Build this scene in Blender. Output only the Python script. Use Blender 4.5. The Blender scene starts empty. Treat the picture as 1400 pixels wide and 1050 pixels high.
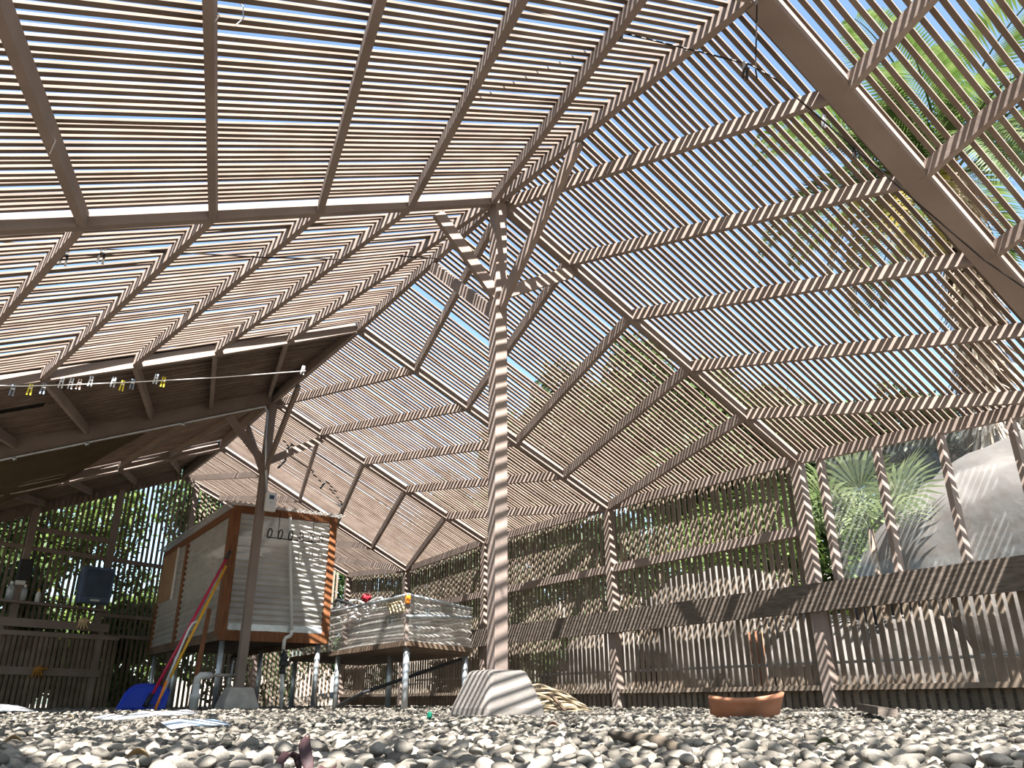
import bpy, bmesh, math, random
import numpy as np
from mathutils import Vector, Matrix, noise

random.seed(7)
rng = np.random.default_rng(7)
SC = bpy.context.scene
COL = SC.collection

# ------------------------------------------------------------------ camera
CAM = np.array([-2.5996, -3.9717, 0.0786])
PITCH, ROLL, AZ, FPX = 0.3848, 0.0052, -0.5991, 1065.9
_fw = np.array([-math.sin(AZ), math.cos(AZ), 0.0])
_rt = np.array([math.cos(AZ), math.sin(AZ), 0.0])
_up0 = np.array([0, 0, 1.0])
FW = _fw * math.cos(PITCH) + _up0 * math.sin(PITCH)
UP = -_fw * math.sin(PITCH) + _up0 * math.cos(PITCH)
RT = _rt * math.cos(ROLL) - UP * math.sin(ROLL)
UPR = _rt * math.sin(ROLL) + UP * math.cos(ROLL)
cd = bpy.data.cameras.new('camera')
cd.lens = FPX / 1400 * 36
cd.sensor_width = 36
cd.clip_start = 0.02
cd.clip_end = 500
cam = bpy.data.objects.new('camera', cd)
COL.objects.link(cam)
m = Matrix.Identity(4)
for r in range(3):
    m[r][0], m[r][1], m[r][2], m[r][3] = RT[r], UPR[r], -FW[r], CAM[r]
cam.matrix_world = m
SC.camera = cam

# ------------------------------------------------------------------ light
w = bpy.data.worlds.new('sky')
SC.world = w
w.use_nodes = True
nt = w.node_tree
nt.nodes.clear()
wo = nt.nodes.new('ShaderNodeOutputWorld')
bg = nt.nodes.new('ShaderNodeBackground')
sky = nt.nodes.new('ShaderNodeTexSky')
sky.sky_type = 'NISHITA'
sky.sun_disc = False
sky.sun_elevation = math.radians(57.1)
sky.sun_rotation = math.radians(180 + 26.5)
sky.altitude = 200
sky.air_density = 1.0
sky.dust_density = 2.0
sky.ozone_density = 1.0
bg.inputs['Strength'].default_value = 0.27
tint = nt.nodes.new('ShaderNodeVectorMath'); tint.operation = 'MULTIPLY'; tint.inputs[1].default_value = (0.98, 1.06, 1.0)
nt.links.new(sky.outputs[0], tint.inputs[0])
nt.links.new(tint.outputs[0], bg.inputs[0])
nt.links.new(bg.outputs[0], wo.inputs[0])
SUN_EL = math.radians(57.1)
SUN = Vector((-0.446 * math.cos(SUN_EL), -0.895 * math.cos(SUN_EL), math.sin(SUN_EL))).normalized()
sl = bpy.data.lights.new('sun', 'SUN')
sl.energy = 30
sl.angle = math.radians(0.53)
sl.color = (1.0, 0.98, 0.955)
so = bpy.data.objects.new('sun', sl)
so.rotation_euler = (-SUN).to_track_quat('-Z', 'Y').to_euler()
so.location = (-10, -14, 25)
COL.objects.link(so)
SC.view_settings.view_transform = 'Standard'
SC.view_settings.look = 'None'
SC.view_settings.gamma = 1
SC.view_settings.use_curve_mapping = False
SC.view_settings.exposure = 0.55


# ------------------------------------------------------------------ helpers
def ray(x, y):
    d = FW + RT * ((x - 700) / FPX) + UPR * ((525 - y) / FPX)
    return d


def at(x, y, X=None, Y=None, Z=None, D=None):
    """point on a real plane of the place (a wall, the floor ...) seen at pixel x, y of the 1400 wide photo"""
    d = ray(x, y)
    if X is not None: t = (X - CAM[0]) / d[0]
    elif Y is not None: t = (Y - CAM[1]) / d[1]
    elif Z is not None: t = (Z - CAM[2]) / d[2]
    else: t = D / math.hypot(d[0], d[1])
    return Vector(CAM + t * d)


class MB:
    def __init__(self):
        self.v = []; self.f = []

    def hexa(self, pts):
        b = len(self.v)
        self.v += [tuple(p) for p in pts]
        for q in ((0, 3, 2, 1), (4, 5, 6, 7), (0, 1, 5, 4), (1, 2, 6, 5), (2, 3, 7, 6), (3, 0, 4, 7)):
            self.f.append([b + i for i in q])
        return self

    def box(self, a, b):
        x0, y0, z0 = a; x1, y1, z1 = b
        return self.hexa([(x0, y0, z0), (x1, y0, z0), (x1, y1, z0), (x0, y1, z0), (x0, y0, z1), (x1, y0, z1), (x1, y1, z1), (x0, y1, z1)])

    def bar(self, p, q, w, h, up=(0, 0, 1), vertical_ends=False):
        """plank from p to q; p, q lie on the middle of its BOTTOM face; w wide, h tall along up"""
        p = Vector(p); q = Vector(q); d = (q - p).normalized()
        u = Vector(up)
        s = d.cross(u).normalized()
        if not vertical_ends: u = s.cross(d).normalized()
        pts = []
        for c in (p, q):
            pass
        o = [(-1, 0), (1, 0), (1, 1), (-1, 1)]
        A = [p + s * (a * w / 2) + u * (b * h) for a, b in o]
        B = [q + s * (a * w / 2) + u * (b * h) for a, b in o]
        b0 = len(self.v)
        self.v += [tuple(x) for x in A + B]
        for qd in ((0, 1, 2, 3), (4, 7, 6, 5), (0, 4, 5, 1), (1, 5, 6, 2), (2, 6, 7, 3), (3, 7, 4, 0)):
            self.f.append([b0 + i for i in qd])
        return self

    def strip(self, P, w, h, up=(0, 0, 1)):
        """bent lath through points P (middle of bottom face)"""
        P = [Vector(p) for p in P]
        b0 = len(self.v); n = len(P)
        for i, p in enumerate(P):
            d = (P[min(i + 1, n - 1)] - P[max(i - 1, 0)]).normalized()
            s = d.cross(Vector(up)).normalized(); u = s.cross(d)
            for a, b in ((-1, 0), (1, 0), (1, 1), (-1, 1)):
                self.v.append(tuple(p + s * (a * w / 2) + u * (b * h)))
        for i in range(n - 1):
            for k in range(4):
                a = b0 + i * 4 + k; b = b0 + i * 4 + (k + 1) % 4
                self.f.append([a, a + 4, b + 4, b])
        self.f.append([b0, b0 + 1, b0 + 2, b0 + 3])
        e = b0 + (n - 1) * 4
        self.f.append([e + 3, e + 2, e + 1, e])
        return self

    def tube(self, P, r, n=8, closed=False):
        P = [Vector(p) for p in P]
        R = r if isinstance(r, (list, tuple)) else [r] * len(P)
        b0 = len(self.v); N = len(P)
        prev = None
        for i, p in enumerate(P):
            if closed: d = P[(i + 1) % N] - P[i - 1]
            else: d = P[min(i + 1, N - 1)] - P[max(i - 1, 0)]
            d = d.normalized() if d.length > 1e-9 else Vector((0, 0, 1))
            if prev is None:
                s = d.orthogonal().normalized()
            else:
                s = (prev - d * prev.dot(d))
                s = s.normalized() if s.length > 1e-6 else d.orthogonal().normalized()
            prev = s
            t = d.cross(s)
            for k in range(n):
                a = 2 * math.pi * k / n
                self.v.append(tuple(p + (s * math.cos(a) + t * math.sin(a)) * R[i]))
        for i in range(N if closed else N - 1):
            for k in range(n):
                a = b0 + i * n + k; b = b0 + i * n + (k + 1) % n
                j = ((i + 1) % N) * n + b0
                self.f.append([a, b, j + (k + 1) % n, j + k])
        if not closed:
            self.f.append([b0 + k for k in range(n)][::-1])
            self.f.append([b0 + (N - 1) * n + k for k in range(n)])
        return self

    def lathe(self, prof, c=(0, 0, 0), n=16, axis=None):
        """profile of (radius, height) around axis through c"""
        z = Vector(axis or (0, 0, 1)).normalized(); s = z.orthogonal().normalized(); t = z.cross(s)
        b0 = len(self.v); c = Vector(c)
        for r, h in prof:
            for k in range(n):
                a = 2 * math.pi * k / n
                self.v.append(tuple(c + z * h + (s * math.cos(a) + t * math.sin(a)) * r))
        for i in range(len(prof) - 1):
            for k in range(n):
                a = b0 + i * n + k; b = b0 + i * n + (k + 1) % n
                self.f.append([a, b, b + n, a + n])
        self.f.append([b0 + k for k in range(n)][::-1])
        e = b0 + (len(prof) - 1) * n
        self.f.append([e + k for k in range(n)])
        return self

    def quad(self, *p):
        b = len(self.v)
        self.v += [tuple(x) for x in p]
        self.f.append(list(range(b, b + len(p))))
        return self

    def build(self, name, mat, parent=None, smooth=False, bevel=0, recalc=False):
        me = bpy.data.meshes.new(name)
        v = self.v
        if parent is not None:
            o = parent.location
            pp = parent
            off = Vector((0, 0, 0))
            while pp is not None:
                off = off + Vector(pp.location); pp = pp.parent
            v = [(a[0] - off[0], a[1] - off[1], a[2] - off[2]) for a in v]
        me.from_pydata(v, [], self.f)
        if recalc or smooth:
            bm = bmesh.new(); bm.from_mesh(me)
            bmesh.ops.recalc_face_normals(bm, faces=bm.faces); bm.to_mesh(me); bm.free()
        if smooth:
            me.polygons.foreach_set('use_smooth', [True] * len(me.polygons))
        me.materials.append(mat)
        me.update()
        o = bpy.data.objects.new(name, me)
        COL.objects.link(o)
        if parent is not None: o.parent = parent
        if bevel:
            b = o.modifiers.new('edge', 'BEVEL'); b.width = bevel; b.segments = 2; b.limit_method = 'ANGLE'
        return o


def np_mesh(name, V, F, mat, parent=None, smooth=False):
    """V (n,3), F (m,k) with constant k"""
    me = bpy.data.meshes.new(name)
    n, (mf, k) = len(V), F.shape
    me.vertices.add(n); me.vertices.foreach_set('co', np.asarray(V, np.float32).ravel())
    me.loops.add(mf * k); me.loops.foreach_set('vertex_index', F.astype(np.int32).ravel())
    me.polygons.add(mf)
    me.polygons.foreach_set('loop_start', np.arange(0, mf * k, k, dtype=np.int32))
    me.polygons.foreach_set('loop_total', np.full(mf, k, np.int32))
    if smooth: me.polygons.foreach_set('use_smooth', np.ones(mf, bool))
    me.update(calc_edges=True); me.validate()
    me.materials.append(mat)
    o = bpy.data.objects.new(name, me); COL.objects.link(o)
    if parent is not None: o.parent = parent
    return o


def tag(o, label=None, cat=None, group=None, kind=None):
    if label: o['label'] = label
    if cat: o['category'] = cat
    if group: o['group'] = group
    if kind: o['kind'] = kind
    return o


def thing(name, label, cat, loc=(0, 0, 0), group=None):
    o = bpy.data.objects.new(name, None); COL.objects.link(o)
    o.location = loc; o.empty_display_size = 0.1
    return tag(o, label, cat, group)


def struct(name, loc=(0, 0, 0)):
    o = bpy.data.objects.new(name, None); COL.objects.link(o); o.location = loc; o.empty_display_size = 0.1
    o['kind'] = 'structure'
    return o


# ------------------------------------------------------------------ materials
def mat(name, c1, c2=None, scale=6, stretch=(1, 1, 1), rough=0.75, island=0.0, bump=0.0, metal=0, spec=0.3, detail=5, objrand=0.0, bscale=None):
    M = bpy.data.materials.new(name); M.use_nodes = True
    t = M.node_tree; N = t.nodes; L = t.links
    b = N['Principled BSDF']
    b.inputs['Roughness'].default_value = rough
    b.inputs['Metallic'].default_value = metal
    b.inputs['Specular IOR Level'].default_value = spec
    tc = N.new('ShaderNodeTexCoord'); mp = N.new('ShaderNodeMapping'); mp.inputs['Scale'].default_value = stretch
    L.new(tc.outputs['Object'], mp.inputs[0])
    nz = N.new('ShaderNodeTexNoise'); nz.inputs['Scale'].default_value = scale; nz.inputs['Detail'].default_value = detail
    L.new(mp.outputs[0], nz.inputs['Vector'])
    rp = N.new('ShaderNodeValToRGB')
    rp.color_ramp.elements[0].position = 0.32; rp.color_ramp.elements[1].position = 0.68
    rp.color_ramp.elements[0].color = (*c1, 1); rp.color_ramp.elements[1].color = (*(c2 or c1), 1)
    L.new(nz.outputs['Fac'], rp.inputs[0])
    out = rp.outputs[0]
    if island or objrand:
        if island:
            g = N.new('ShaderNodeNewGeometry'); src = g.outputs['Random Per Island']; amt = island
        else:
            g = N.new('ShaderNodeObjectInfo'); src = g.outputs['Random']; amt = objrand
        mr = N.new('ShaderNodeMapRange'); mr.inputs['To Min'].default_value = 1 - amt; mr.inputs['To Max'].default_value = 1 + amt
        L.new(src, mr.inputs[0])
        hs = N.new('ShaderNodeHueSaturation'); L.new(mr.outputs[0], hs.inputs['Value']); L.new(out, hs.inputs['Color'])
        out = hs.outputs[0]
    L.new(out, b.inputs['Base Color'])
    if bump:
        bp = N.new('ShaderNodeBump'); bp.inputs['Strength'].default_value = bump; bp.inputs['Distance'].default_value = 0.01
        if bscale:
            n2 = N.new('ShaderNodeTexNoise'); n2.inputs['Scale'].default_value = bscale; n2.inputs['Detail'].default_value = 6
            L.new(mp.outputs[0], n2.inputs['Vector']); L.new(n2.outputs['Fac'], bp.inputs['Height'])
        else:
            L.new(nz.outputs['Fac'], bp.inputs['Height'])
        L.new(bp.outputs[0], b.inputs['Normal'])
    return M


def sheet_mat(name, col, transp, transl, gloss, rough=0.25, noise_scale=4):
    """thin sheet: part see-through, part diffuse and translucent, a little glossy"""
    M = bpy.data.materials.new(name); M.use_nodes = True
    t = M.node_tree; N = t.nodes; L = t.links; N.clear()
    o = N.new('ShaderNodeOutputMaterial')
    di = N.new('ShaderNodeBsdfDiffuse'); tl = N.new('ShaderNodeBsdfTranslucent'); tr = N.new('ShaderNodeBsdfTransparent'); gl = N.new('ShaderNodeBsdfGlossy')
    gl.inputs['Roughness'].default_value = rough
    tc = N.new('ShaderNodeTexCoord'); nz = N.new('ShaderNodeTexNoise'); nz.inputs['Scale'].default_value = noise_scale; nz.inputs['Detail'].default_value = 6
    L.new(tc.outputs['Object'], nz.inputs['Vector'])
    rp = N.new('ShaderNodeValToRGB'); rp.color_ramp.elements[0].position = 0.3; rp.color_ramp.elements[1].position = 0.7
    rp.color_ramp.elements[0].color = tuple(c * 0.78 for c in col) + (1,); rp.color_ramp.elements[1].color = (*col, 1)
    L.new(nz.outputs['Fac'], rp.inputs[0])
    L.new(rp.outputs[0], di.inputs[0]); L.new(rp.outputs[0], tl.inputs[0])
    m1 = N.new('ShaderNodeMixShader'); m1.inputs[0].default_value = transl
    L.new(di.outputs[0], m1.inputs[1]); L.new(tl.outputs[0], m1.inputs[2])
    m2 = N.new('ShaderNodeMixShader'); m2.inputs[0].default_value = gloss
    L.new(m1.outputs[0], m2.inputs[1]); L.new(gl.outputs[0], m2.inputs[2])
    m3 = N.new('ShaderNodeMixShader'); m3.inputs[0].default_value = transp
    L.new(m2.outputs[0], m3.inputs[1]); L.new(tr.outputs[0], m3.inputs[2])
    L.new(m3.outputs[0], o.inputs[0])
    return M


def leaf_mat(name, c1, c2, transl=0.35):
    M = bpy.data.materials.new(name); M.use_nodes = True
    t = M.node_tree; N = t.nodes; L = t.links; N.clear()
    o = N.new('ShaderNodeOutputMaterial'); g = N.new('ShaderNodeNewGeometry')
    rp = N.new('ShaderNodeValToRGB'); rp.color_ramp.elements[0].color = (*c1, 1); rp.color_ramp.elements[1].color = (*c2, 1)
    L.new(g.outputs['Random Per Island'], rp.inputs[0])
    di = N.new('ShaderNodeBsdfPrincipled'); di.inputs['Roughness'].default_value = 0.5; di.inputs['Specular IOR Level'].default_value = 0.3
    tl = N.new('ShaderNodeBsdfTranslucent')
    L.new(rp.outputs[0], di.inputs['Base Color']); L.new(rp.outputs[0], tl.inputs[0])
    mx = N.new('ShaderNodeMixShader'); mx.inputs[0].default_value = transl
    L.new(di.outputs[0], mx.inputs[1]); L.new(tl.outputs[0], mx.inputs[2]); L.new(mx.outputs[0], o.inputs[0])
    return M


WOOD = mat('painted_taupe_wood', (0.165, 0.125, 0.103), (0.215, 0.168, 0.142), scale=3, rough=0.7, bump=0.15, bscale=30)
LATH = mat('taupe_lath_wood', (0.115, 0.081, 0.061), (0.172, 0.128, 0.101), scale=5, rough=0.8, island=0.14)
BARE = mat('weathered_bare_wood', (0.0638, 0.0480, 0.0360), (0.1275, 0.1013, 0.0810), scale=9, stretch=(1, 1, 6), rough=0.85, bump=0.3, bscale=40)
WLATH = mat('weathered_wall_lath', (0.115, 0.086, 0.062), (0.175, 0.136, 0.102), scale=6, rough=0.85, island=0.16)
DARKW = mat('dark_stained_wood', (0.085, 0.055, 0.035), (0.16, 0.11, 0.075), scale=6, rough=0.8, island=0.15)
REDW = mat('redwood', (0.1125, 0.0390, 0.0135), (0.1950, 0.0750, 0.0255), scale=5, stretch=(8, 8, 1), rough=0.6, bump=0.15)
CONC = mat('painted_concrete', (0.1344, 0.1184, 0.1043), (0.1696, 0.1510, 0.1344), scale=7, rough=0.85, bump=0.25, bscale=60)
GREYC = mat('grey_concrete', (0.30, 0.27, 0.24), (0.42, 0.385, 0.35), scale=9, rough=0.9, bump=0.3, bscale=60)
GALV = mat('galvanized_steel', (0.42, 0.45, 0.47), (0.56, 0.59, 0.61), scale=14, rough=0.42, metal=0.75, spec=0.5)
PVC = mat('white_pvc', (0.5550, 0.5475, 0.5250), (0.6225, 0.6150, 0.6000), scale=4, rough=0.4)
BLACKP = mat('black_plastic', (0.018, 0.018, 0.02), (0.03, 0.03, 0.032), rough=0.5)
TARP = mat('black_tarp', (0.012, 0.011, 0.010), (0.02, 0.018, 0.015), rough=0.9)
WIRE = mat('dark_wire', (0.0150, 0.0120, 0.0105), (0.0240, 0.0180, 0.0150), rough=0.5, metal=0.5)
LIGHTWIRE = mat('bright_wire', (0.6, 0.58, 0.55), (0.7, 0.68, 0.65), rough=0.35, metal=0.8)
RED = mat('magenta_red_paint', (0.42, 0.02, 0.06), (0.50, 0.03, 0.08), rough=0.35)
YEL = mat('yellow_paint', (0.70, 0.36, 0.03), (0.80, 0.44, 0.04), rough=0.4)
BLUE = mat('blue_plastic', (0.015, 0.04, 0.36), (0.02, 0.06, 0.45), rough=0.4, scale=3)
ORANGE = mat('orange_plastic', (0.85, 0.22, 0.02), (0.9, 0.28, 0.03), rough=0.4)
TERRA = mat('terracotta', (0.2944, 0.1216, 0.0640), (0.3712, 0.1664, 0.0960), scale=12, rough=0.85, bump=0.15)
PEB = mat('pebble_stone', (0.0768, 0.0640, 0.0486), (0.1760, 0.1568, 0.1280), scale=9, rough=0.8, island=0.55, bump=0.1, bscale=120)
PEBO = mat('pebble_stone_single', (0.0768, 0.0659, 0.0512), (0.1792, 0.1600, 0.1344), scale=14, rough=0.8, objrand=0.40, bump=0.1, bscale=120)
SOIL = mat('grit_soil', (0.0576, 0.0486, 0.0384), (0.1152, 0.1024, 0.0845), scale=60, rough=0.95, bump=0.8, bscale=160)
EARTH = mat('sandy_ground', (0.1152, 0.0960, 0.0736), (0.1600, 0.1376, 0.1088), scale=3, rough=0.95, bump=0.4, bscale=30)
ROCK = mat('boulder_granite', (0.0480, 0.0422, 0.0365), (0.0864, 0.0781, 0.0698), scale=1.6, rough=0.9, bump=0.6, bscale=14)
FIBRE = sheet_mat('corrugated_fibreglass', (0.5270, 0.5015, 0.4505), 0.14, 0.45, 0.12, 0.3, 5)
CLEAR = sheet_mat('clear_plastic_sheet', (0.6000, 0.6150, 0.6000), 0.88, 0.3, 0.3, 0.05, 2)
CLOTH = sheet_mat('shade_cloth', (0.10, 0.082, 0.052), 0.06, 0.35, 0.0, 0.5, 3)
L_DARK = leaf_mat('leaf_dark', (0.0102, 0.0230, 0.0051), (0.0307, 0.0512, 0.0128))
L_MID = leaf_mat('leaf_mid', (0.0179, 0.0384, 0.0077), (0.0563, 0.0870, 0.0205))
L_OLIVE = leaf_mat('leaf_olive', (0.0256, 0.0358, 0.0154), (0.0666, 0.0794, 0.0358))
L_BRIGHT = leaf_mat('leaf_bright', (0.0307, 0.0666, 0.0102), (0.0973, 0.1382, 0.0282), 0.5)
L_PALM = leaf_mat('leaf_palm', (0.0275, 0.0518, 0.0096), (0.0717, 0.0992, 0.0294), 0.45)
L_FAN = leaf_mat('leaf_fan', (0.0531, 0.0768, 0.0288), (0.1203, 0.1440, 0.0672), 0.45)
L_YEL = leaf_mat('leaf_yellow', (0.1229, 0.1024, 0.0154), (0.1946, 0.1536, 0.0307), 0.5)
BARK = mat('bark', (0.0384, 0.0288, 0.0192), (0.0768, 0.0595, 0.0422), scale=10, stretch=(1, 1, .3), rough=0.95, bump=0.6)
THATCH = mat('dry_palm_thatch', (0.3226, 0.2419, 0.1613), (0.5555, 0.4659, 0.3584), scale=12, rough=0.95, island=0.25)
LEAFDRY = mat('dry_leaf', (0.26, 0.17, 0.08), (0.42, 0.30, 0.16), scale=20, rough=0.8)
WHITEP = mat('white_plastic', (0.6000, 0.5925, 0.5850), (0.6600, 0.6525, 0.6450), rough=0.5)
GREYBOX = mat('white_grey_plastic', (0.55, 0.54, 0.52), (0.62, 0.61, 0.59), rough=0.5)

# ------------------------------------------------------------------ the lath house: measured lines
# x runs across the building (ridge at x = 0), y along the ridge
YB = [-4.88, -2.30, 0.0, 2.465, 5.01, 7.32, 9.66]           # cross beams, index 0..6; posts under 2 and 4
ZB = [3.30, 3.262, 3.40, 3.372, 3.428, 3.437, 3.54]          # bottom edge at ridge
SR = [.474, .474, .475, .444, .456, .483, .45]
SL = [.432, .430, .446, .432, .431, .422, .421]
DR = [.089, .095, .089, .089, .089, .089, .089]               # beam depth, window side
DL = [.089, .089, .089, .089, .17, .14, .18]                 # beam depth, other side
VX = 3.073
STEP = 0.61


def node(i, x, top=False):
    s = SR[i] if x > 0 else SL[i]
    z = ZB[i] - s * abs(x)
    if top: z += DR[i] if x > 0 else DL[i]
    return Vector((x, YB[i], z))


def rooft(i, f, x):
    """top of rafters in bay i..i+1, fraction f"""
    a = node(i, x, True); b = node(i + 1, x, True)
    return a.lerp(b, f)


def roofz(x, y):
    for i in range(6):
        if YB[i] <= y <= YB[i + 1]:
            return rooft(i, (y - YB[i]) / (YB[i + 1] - YB[i]), x).z
    i = 0 if y < YB[0] else 5
    return rooft(i, 0 if i == 0 else 1, x).z


# ------------------------------------------------------------------ ground
def hill(x, y):
    if x < 3.5: return 0.0
    t = x - 3.5
    return 0.12 * t + 0.006 * t * t * (1 if t < 9 else 9 / t * (2 - 9 / t)) + 0.12 * math.sin(y * 0.7 + x) * min(1, t)


def bump_h(x, y):
    return 0.010 * noise.noise(Vector((x * 1.1, y * 1.1, 0))) + 0.006 * noise.noise(Vector((x * 3.1, y * 3.1, 4)))


mb = MB()
nx, ny = 44, 90
xs = np.linspace(-3.6, 3.5, nx); ys = np.linspace(-6, 12, ny)
for x in xs:
    for y in ys: mb.v.append((x, y, bump_h(x, y) - 0.012))
for i in range(nx - 1):
    for j in range(ny - 1): mb.f.append([i * ny + j, (i + 1) * ny + j, (i + 1) * ny + j + 1, i * ny + j + 1])
fl = mb.build('floor', SOIL, smooth=True); tag(fl, kind='structure')

mb = MB()
xs = np.concatenate([np.linspace(3.4, 16, 30), np.linspace(18, 60, 12)]); ys = np.linspace(-30, 60, 60)
for x in xs:
    for y in ys: mb.v.append((x, y, hill(x, y) - (0.03 if x < 3.6 else 0)))
for i in range(len(xs) - 1):
    for j in range(59): mb.f.append([i * 60 + j, (i + 1) * 60 + j, (i + 1) * 60 + j + 1, i * 60 + j + 1])
hl = mb.build('hillside', EARTH, smooth=True); tag(hl, kind='structure')
mb = MB().quad((-60, -60, -.05), (3.5, -60, -.05), (3.5, 60, -.05), (-60, 60, -.05))
og = mb.build('ground_outside', EARTH); tag(og, kind='structure')


def ico(sub):
    bm = bmesh.new(); bmesh.ops.create_icosphere(bm, subdivisions=sub, radius=1)
    V = np.array([v.co[:] for v in bm.verts]); F = np.array([[v.index for v in f.verts] for f in bm.faces]); bm.free()
    return V, F


def pebbles(n, r0, r1, smin, smax, sub, half=0.80, zlift=0.0):
    V, F = ico(sub)
    r = np.sqrt(rng.uniform(r0 * r0, r1 * r1, n)); a = rng.uniform(-half, half, n)
    fx, fy = _fw[0], _fw[1]
    px = CAM[0] + r * (fx * np.cos(a) + fy * np.sin(a)); py = CAM[1] + r * (fy * np.cos(a) - fx * np.sin(a))
    ok = (px > -3.1) & (px < 3.02) & (py < 9.2)
    px, py = px[ok], py[ok]; n = len(px)
    s = smin + (smax - smin) * rng.uniform(0, 1, n) ** 1.8
    Vs = V[None] * (1 + 0.16 * rng.standard_normal((n, len(V), 1)) * (1.0))
    Vs = Vs * (s[:, None, None] * np.stack([rng.uniform(.8, 1.3, n), rng.uniform(.65, 1, n), rng.uniform(.42, .75, n)], 1)[:, None, :])
    th = rng.uniform(0, 6.283, n); c, q = np.cos(th)[:, None], np.sin(th)[:, None]
    tl = rng.normal(0, .35, n); ct, st = np.cos(tl)[:, None], np.sin(tl)[:, None]
    x, y, z = Vs[..., 0], Vs[..., 1], Vs[..., 2]
    x, z = x * ct - z * st, x * st + z * ct
    x, y = x * c - y * q, x * q + y * c
    h = np.array([bump_h(a, b) for a, b in zip(px, py)])
    W = np.stack([x + px[:, None], y + py[:, None], z + (h - 0.006 + s * 0.25 + zlift * rng.uniform(0, 1, n))[:, None]], 2).reshape(-1, 3)
    G = (F[None] + (np.arange(n) * len(V))[:, None, None]).reshape(-1, 3)
    return W, G


parts = [pebbles(7500, .62, 2.3, .006, .018, 2), pebbles(19000, 2.3, 6.2, .007, .020, 1), pebbles(11000, 6.2, 13, .012, .026, 1)]
Vall, Fall, o0 = [], [], 0
for Wv, Gf in parts:
    Vall.append(Wv); Fall.append(Gf + o0); o0 += len(Wv)
g = np_mesh('gravel', np.concatenate(Vall), np.concatenate(Fall), PEB, smooth=True)
tag(g, 'grey and cream river gravel covering the floor of the lath house', 'gravel', kind='stuff')
# the nearest stones one by one
V, F = ico(2)
protos = []
for k in range(10):
    Vs = V * (1 + 0.10 * rng.standard_normal((len(V), 1))) * np.array([rng.uniform(.9, 1.3), rng.uniform(.7, 1), rng.uniform(.45, .7)])
    o = np_mesh('pebble', Vs, F, PEBO, smooth=True)
    sm = o.modifiers.new('s', 'SUBSURF'); sm.levels = sm.render_levels = 1
    protos.append(o)
PL = 'single river stone lying on top of the near edge of the gravel'
for k in range(170):
    o = protos[k] if k < 10 else protos[k % 10].copy()
    if k >= 10: COL.objects.link(o)
    r = math.sqrt(random.uniform(.88 ** 2, 1.55 ** 2)); a = random.uniform(-.62, .62)
    px = CAM[0] + r * (_fw[0] * math.cos(a) + _fw[1] * math.sin(a)); py = CAM[1] + r * (_fw[1] * math.cos(a) - _fw[0] * math.sin(a))
    s = random.uniform(.008, .019)
    o.location = (px, py, bump_h(px, py) + .004 + s * .3); o.scale = (s, s, s)
    o.rotation_euler = (random.gauss(0, .3), random.gauss(0, .3), random.uniform(0, 6.28))
    tag(o, PL, 'pebble', 'loose stones at the near edge of the gravel')

# ------------------------------------------------------------------ roof
PANEL_LABELS = {
    (0, 1): 'slatted roof bay under the tall palm, on the outer side of the thick dark beam',
    (1, 1): 'slatted roof bay of blue sky between the thick dark beam and the centre post',
    (2, 1): 'slatted roof bay just past the centre post with treetops behind its lower half',
    (3, 1): 'slatted roof bay past the sunlit valley behind the centre post, its rafters in stripes',
    (4, 1): 'slatted roof bay above the low enclosed bench, with hanging black tubing',
    (5, 1): 'last slatted roof bay on the window side, above the tall cabinet',
    (0, -1): 'slatted roof bay farthest overhead on the clothes line side',
    (1, -1): 'large overhead slatted roof bay with wide bright sky gaps above the pale beam',
    (2, -1): 'slatted roof bay of striped rafters between the two pale beams above the clip line',
    (3, -1): 'dark brown slatted roof bay without sky gaps above the steel conduit',
    (4, -1): 'tan bounce-lit slatted roof bay partly curtained by the drooping shade cloth',
    (5, -1): 'dark end roof bay above the end wall with the blue grey box',
}
for side in (1, -1):
    for i in range(6):
        p = thing('slatted_roof_bay', PANEL_LABELS[(i, side)], 'roof panel', tuple(node(i, 0, True)), 'slatted roof bays')
        L = MB()
        x_out = (VX + .06) if side > 0 else -3.16
        span = YB[i + 1] - YB[i]
        n = 44
        for k in range(n):
            f = (0.050 + (span - .112) * k / (n - 1)) / span
            pts = []
            amp = .012 if (side < 0 and i in (2, 3, 5)) else .004
            ph = random.uniform(0, 6.28); sk = random.gauss(0, .0025)
            for q in range(9):
                x = side * (0.02 + (abs(x_out) - .02) * q / 8)
                if (i, side) == (2, 1) and k == 26 and q < 4: continue
                if (i, side) == (3, -1) and k in (19, 20, 21) and q > 6: continue
                c = rooft(i, f, x)
                c.y += sk + amp * math.sin(ph + x * 1.3) + amp * .5 * math.sin(x * 2.9 + 2 * ph)
                c.z += .0015 * random.random()
                pts.append(c)
            L.strip(pts, .0272 + random.gauss(0, .0006), .0125)
        L.build('lath', LATH, p)
        # rafters: they run skewed, each one step further out on the valley beam (odd index) than on the ridge beam (even)
        lo, hi = (i, i + 1) if i % 2 == 1 else (i + 1, i)      # lo = valley index, hi = post beam index
        for j in range(5):
            xh = (-(.10 + .60 * j) if j else -.02) if side < 0 else VX - (5 - j) * STEP if j else 0.0
            xl = -(.07 + .60 * (j + 1)) if side < 0 else VX - (4 - j) * STEP
            xh = xh if abs(xh) > .03 else side * .05
            a = node(hi, xh, True); b = node(lo, xl, True)
            d = (b - a).normalized()
            a = a + d * .02; b = b - d * .02
            dn = Vector((0, 0, .089))
            MB().bar(a - dn, b - dn, .038, .089, vertical_ends=True).build('rafter', WOOD, p)
        xe = side * VX
        a = node(i, xe, True) + Vector((0, .02, -.089)); b = node(i + 1, xe, True) + Vector((0, -.02, -.089))
        MB().bar(a, b, .038, .089, vertical_ends=True).build('eave_rafter', WOOD, p)

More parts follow.
